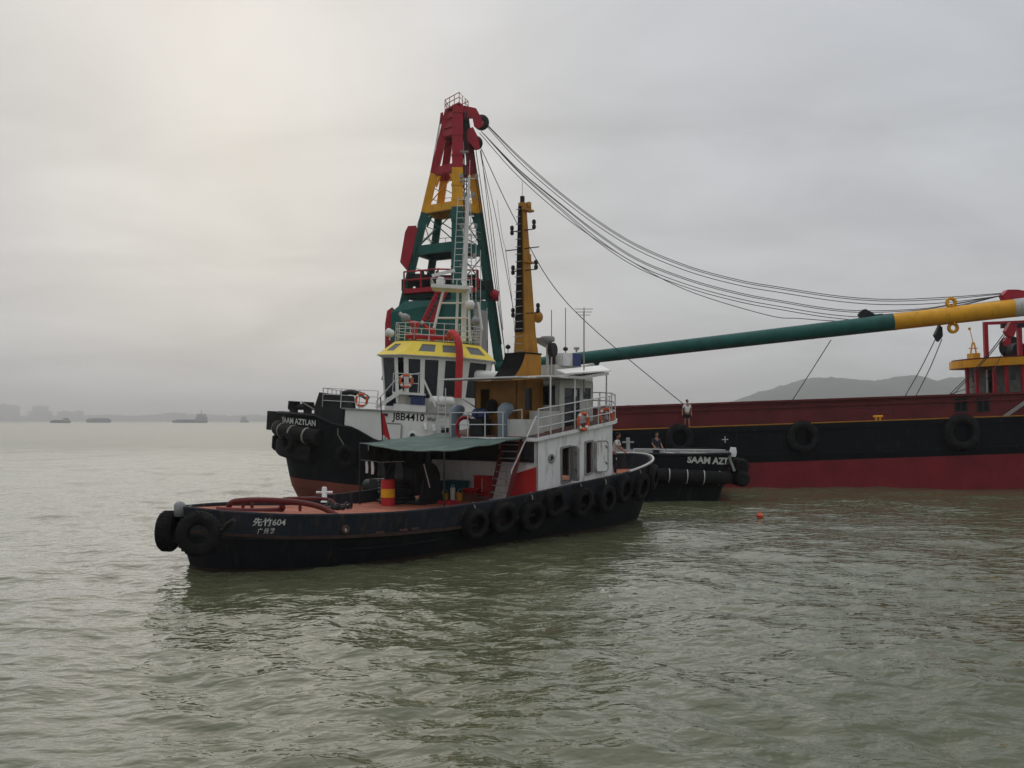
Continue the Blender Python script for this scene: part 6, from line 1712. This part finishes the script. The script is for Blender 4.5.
# ------------------------------------------------------------------ buoy
bu = empty('marker_buoy', (PW(760, 517.5, 43.6).x, 43.6, 0.0)); tag(bu, 'small round orange float drifting alone on the water', 'buoy')
MB().sphere((0, 0, 0.05), 0.14, 18, 12).build('float', 'orange', bu); MB().ring([(0.03, -0.015), (0.055, -0.015), (0.055, 0.015), (0.03, 0.015)], Matrix.Translation((0, 0, 0.215)) @ Matrix.Rotation(R(90), 4, 'X'), 14).build('eye', 'orange', bu)
MB().lathe([(0.141, 0.03), (0.144, 0.05), (0.141, 0.07)], None, 18).build('band', 'red', bu)

# ------------------------------------------------------------------ people


def skin_body(name, verts, edges, radii, mt, parent, root=0, sub=1):
    me = bpy.data.meshes.new(name); me.from_pydata(verts, edges, []); o = bpy.data.objects.new(name, me); COL.objects.link(o); o.parent = parent
    o.modifiers.new('skin', 'SKIN'); me.skin_vertices or None
    if not me.skin_vertices:
        bm = bmesh.new(); bm.from_mesh(me); bm.verts.layers.skin.verify(); bm.to_mesh(me); bm.free()
    for i, sv in enumerate(me.skin_vertices[0].data): sv.radius = radii[i] if isinstance(radii[i], tuple) else (radii[i], radii[i]); sv.use_root = (i == root)
    sm = o.modifiers.new('sub', 'SUBSURF'); sm.levels = sub; sm.render_levels = sub + 1
    me.materials.append(M[mt]); return o


def person(world, rz, label, shirt, legs_mt, arms, lean=0.0, shorts=True, stride=0.1):
    """standing figure facing local -Y; arms: two (elbow, hand) pairs in body space"""
    o = empty('person', world, (0, 0, rz)); tag(o, label, 'person', 'people aboard')
    ly = -lean
    V = [(0, 0, 0.93), (0, ly * 0.4, 1.15), (0, ly * 0.8, 1.36), (0, ly, 1.47), (0, ly - 0.01, 1.54)]
    Ra = [(0.16, 0.115), (0.145, 0.10), (0.165, 0.105), 0.06, 0.055]
    E_ = [(0, 1), (1, 2), (2, 3), (3, 4)]
    for s in (-1, 1):
        i = len(V); k = stride * s
        V += [(0.09 * s, 0, 0.86), (0.1 * s, -0.02 - k * 0.5, 0.48), (0.11 * s, 0.02 - k, 0.09), (0.12 * s, -0.16 - k, 0.035)]
        Ra += [(0.095, 0.1), 0.062, 0.043, (0.045, 0.032)]; E_ += [(0, i), (i, i + 1), (i + 1, i + 2), (i + 2, i + 3)]
    for s, (el, ha) in zip((-1, 1), arms):
        i = len(V); V += [(0.19 * s, ly * 0.9, 1.40), el, ha]; Ra += [0.055, 0.042, 0.033]; E_ += [(2, i), (i, i + 1), (i + 1, i + 2)]
        d = (Vector(ha) - Vector(el)).normalized(); side = d.cross(Vector((0, 1, 0))); side = side.normalized() if side.length > 0.1 else Vector((1, 0, 0))
        j = i + 3; V.append(tuple(Vector(ha) + d * 0.08)); Ra.append((0.04, 0.02)); E_.append((i + 2, j))
        for q, ln_ in enumerate((0.075, 0.085, 0.08, 0.065)):
            st_ = Vector(ha) + d * 0.09 + side * (q - 1.5) * 0.019; V.append(tuple(st_ + d * ln_ * 0.55)); V.append(tuple(st_ + d * ln_ + Vector((0, -0.015, 0))))
            Ra += [0.0095, 0.008]; E_ += [(j, len(V) - 2), (len(V) - 2, len(V) - 1)]
        V.append(tuple(Vector(ha) + d * 0.05 + side * 0.055 + Vector((0, -0.02, 0)))); Ra.append(0.01); E_.append((i + 2, len(V) - 1))
    skin_body('body', V, E_, Ra, 'skin', o)
    # head with face
    mb = MB(); hz0 = 1.66; hy = ly - 0.02
    mb.sphere((0, hy, hz0), (0.075, 0.095, 0.118), 16, 12); mb.sphere((0, hy - 0.035, hz0 - 0.075), (0.052, 0.055, 0.045), 12, 8)
    mb.prism([(-0.016, 0), (0.016, 0), (0, -0.035)], hz0 - 0.03, hz0 + 0.02, Matrix.Translation((0, hy - 0.085, 0)))
    for s in (-1, 1): mb.sphere((0.077 * s, hy + 0.01, hz0 - 0.01), (0.012, 0.022, 0.032), 8, 6)
    hd_o = mb.build('head', 'skin', o)
    for s in (-1, 1): MB().sphere((0.03 * s, hy - 0.085, hz0 + 0.012), (0.013, 0.008, 0.007), 8, 6).build('eye', 'hair', hd_o)
    MB().b2((-0.024, hy - 0.092, hz0 - 0.068), (0.024, hy - 0.08, hz0 - 0.06)).build('mouth', 'tow_red', hd_o)
    hr_ = MB(); hr_.sphere((0, hy + 0.02, hz0 + 0.035), (0.088, 0.1, 0.1), 16, 10); hr_.build('hair', 'hair', hd_o)
    # shirt and trousers follow the body
    sv = [(0, 0, 0.88), (0, ly * 0.4, 1.12), (0, ly * 0.8, 1.36), (0, ly, 1.45)]; sr = [(0.185, 0.135), (0.17, 0.125), (0.19, 0.13), 0.07]; se = [(0, 1), (1, 2), (2, 3)]
    for s, (el, ha) in zip((-1, 1), arms):
        i = len(sv); sv += [(0.195 * s, ly * 0.9, 1.40), tuple(Vector((0.19 * s, ly * 0.9, 1.40)).lerp(Vector(el), 0.75))]; sr += [0.075, 0.066]; se += [(2, i), (i, i + 1)]
    skin_body('shirt', sv, se, sr, shirt, o)
    tv = [(0, 0, 0.95)]; tr = [(0.17, 0.13)]; te = []
    for s in (-1, 1):
        i = len(tv); k = stride * s
        if shorts: tv += [(0.09 * s, 0, 0.84), (0.1 * s, -0.015 - k * 0.45, 0.55)]; tr += [(0.11, 0.115), 0.095]; te += [(0, i), (i, i + 1)]
        else: tv += [(0.09 * s, 0, 0.84), (0.1 * s, -0.02 - k * 0.5, 0.48), (0.11 * s, 0.02 - k, 0.08)]; tr += [(0.11, 0.115), 0.08, 0.07]; te += [(0, i), (i, i + 1), (i + 1, i + 2)]
    skin_body('shorts' if shorts else 'trousers', tv, te, tr, legs_mt, o)
    return o


g = FB.at(687, 426, y=0.7); g = FB.w((g.x, 0.7, DZ + 0.013))
person(g, R(10), 'man in white shirt and dark shorts standing on the barge side deck', 'shirt', 'trousers', (((-0.28, 0.05, 1.15), (-0.32, -0.02, 0.92)), ((0.27, 0.04, 1.14), (0.24, -0.10, 0.90))))
q = FA.at(623, 446, y=-0.9); w_ = FA.w((19.3, -1.0, deckA(19.3) + 0.1))
person(w_, R(70), 'man in white shirt leaning over the fore deck of the weathered tug', 'shirt', 'trousers', (((-0.24, -0.28, 1.18), (-0.18, -0.5, 1.02)), ((0.24, -0.28, 1.16), (0.18, -0.5, 0.98))), 0.22, False)
w_ = FT.at(657, 450, y=2.6); w_ = FT.w((w_.x, 2.6, 2.25))
person(w_, R(20), 'man in dark navy clothes standing on the moored tug after deck', 'navy_cloth', 'trousers', (((-0.26, -0.05, 1.15), (-0.22, -0.25, 1.0)), ((0.26, -0.05, 1.15), (0.22, -0.25, 1.0))), 0.05, False)
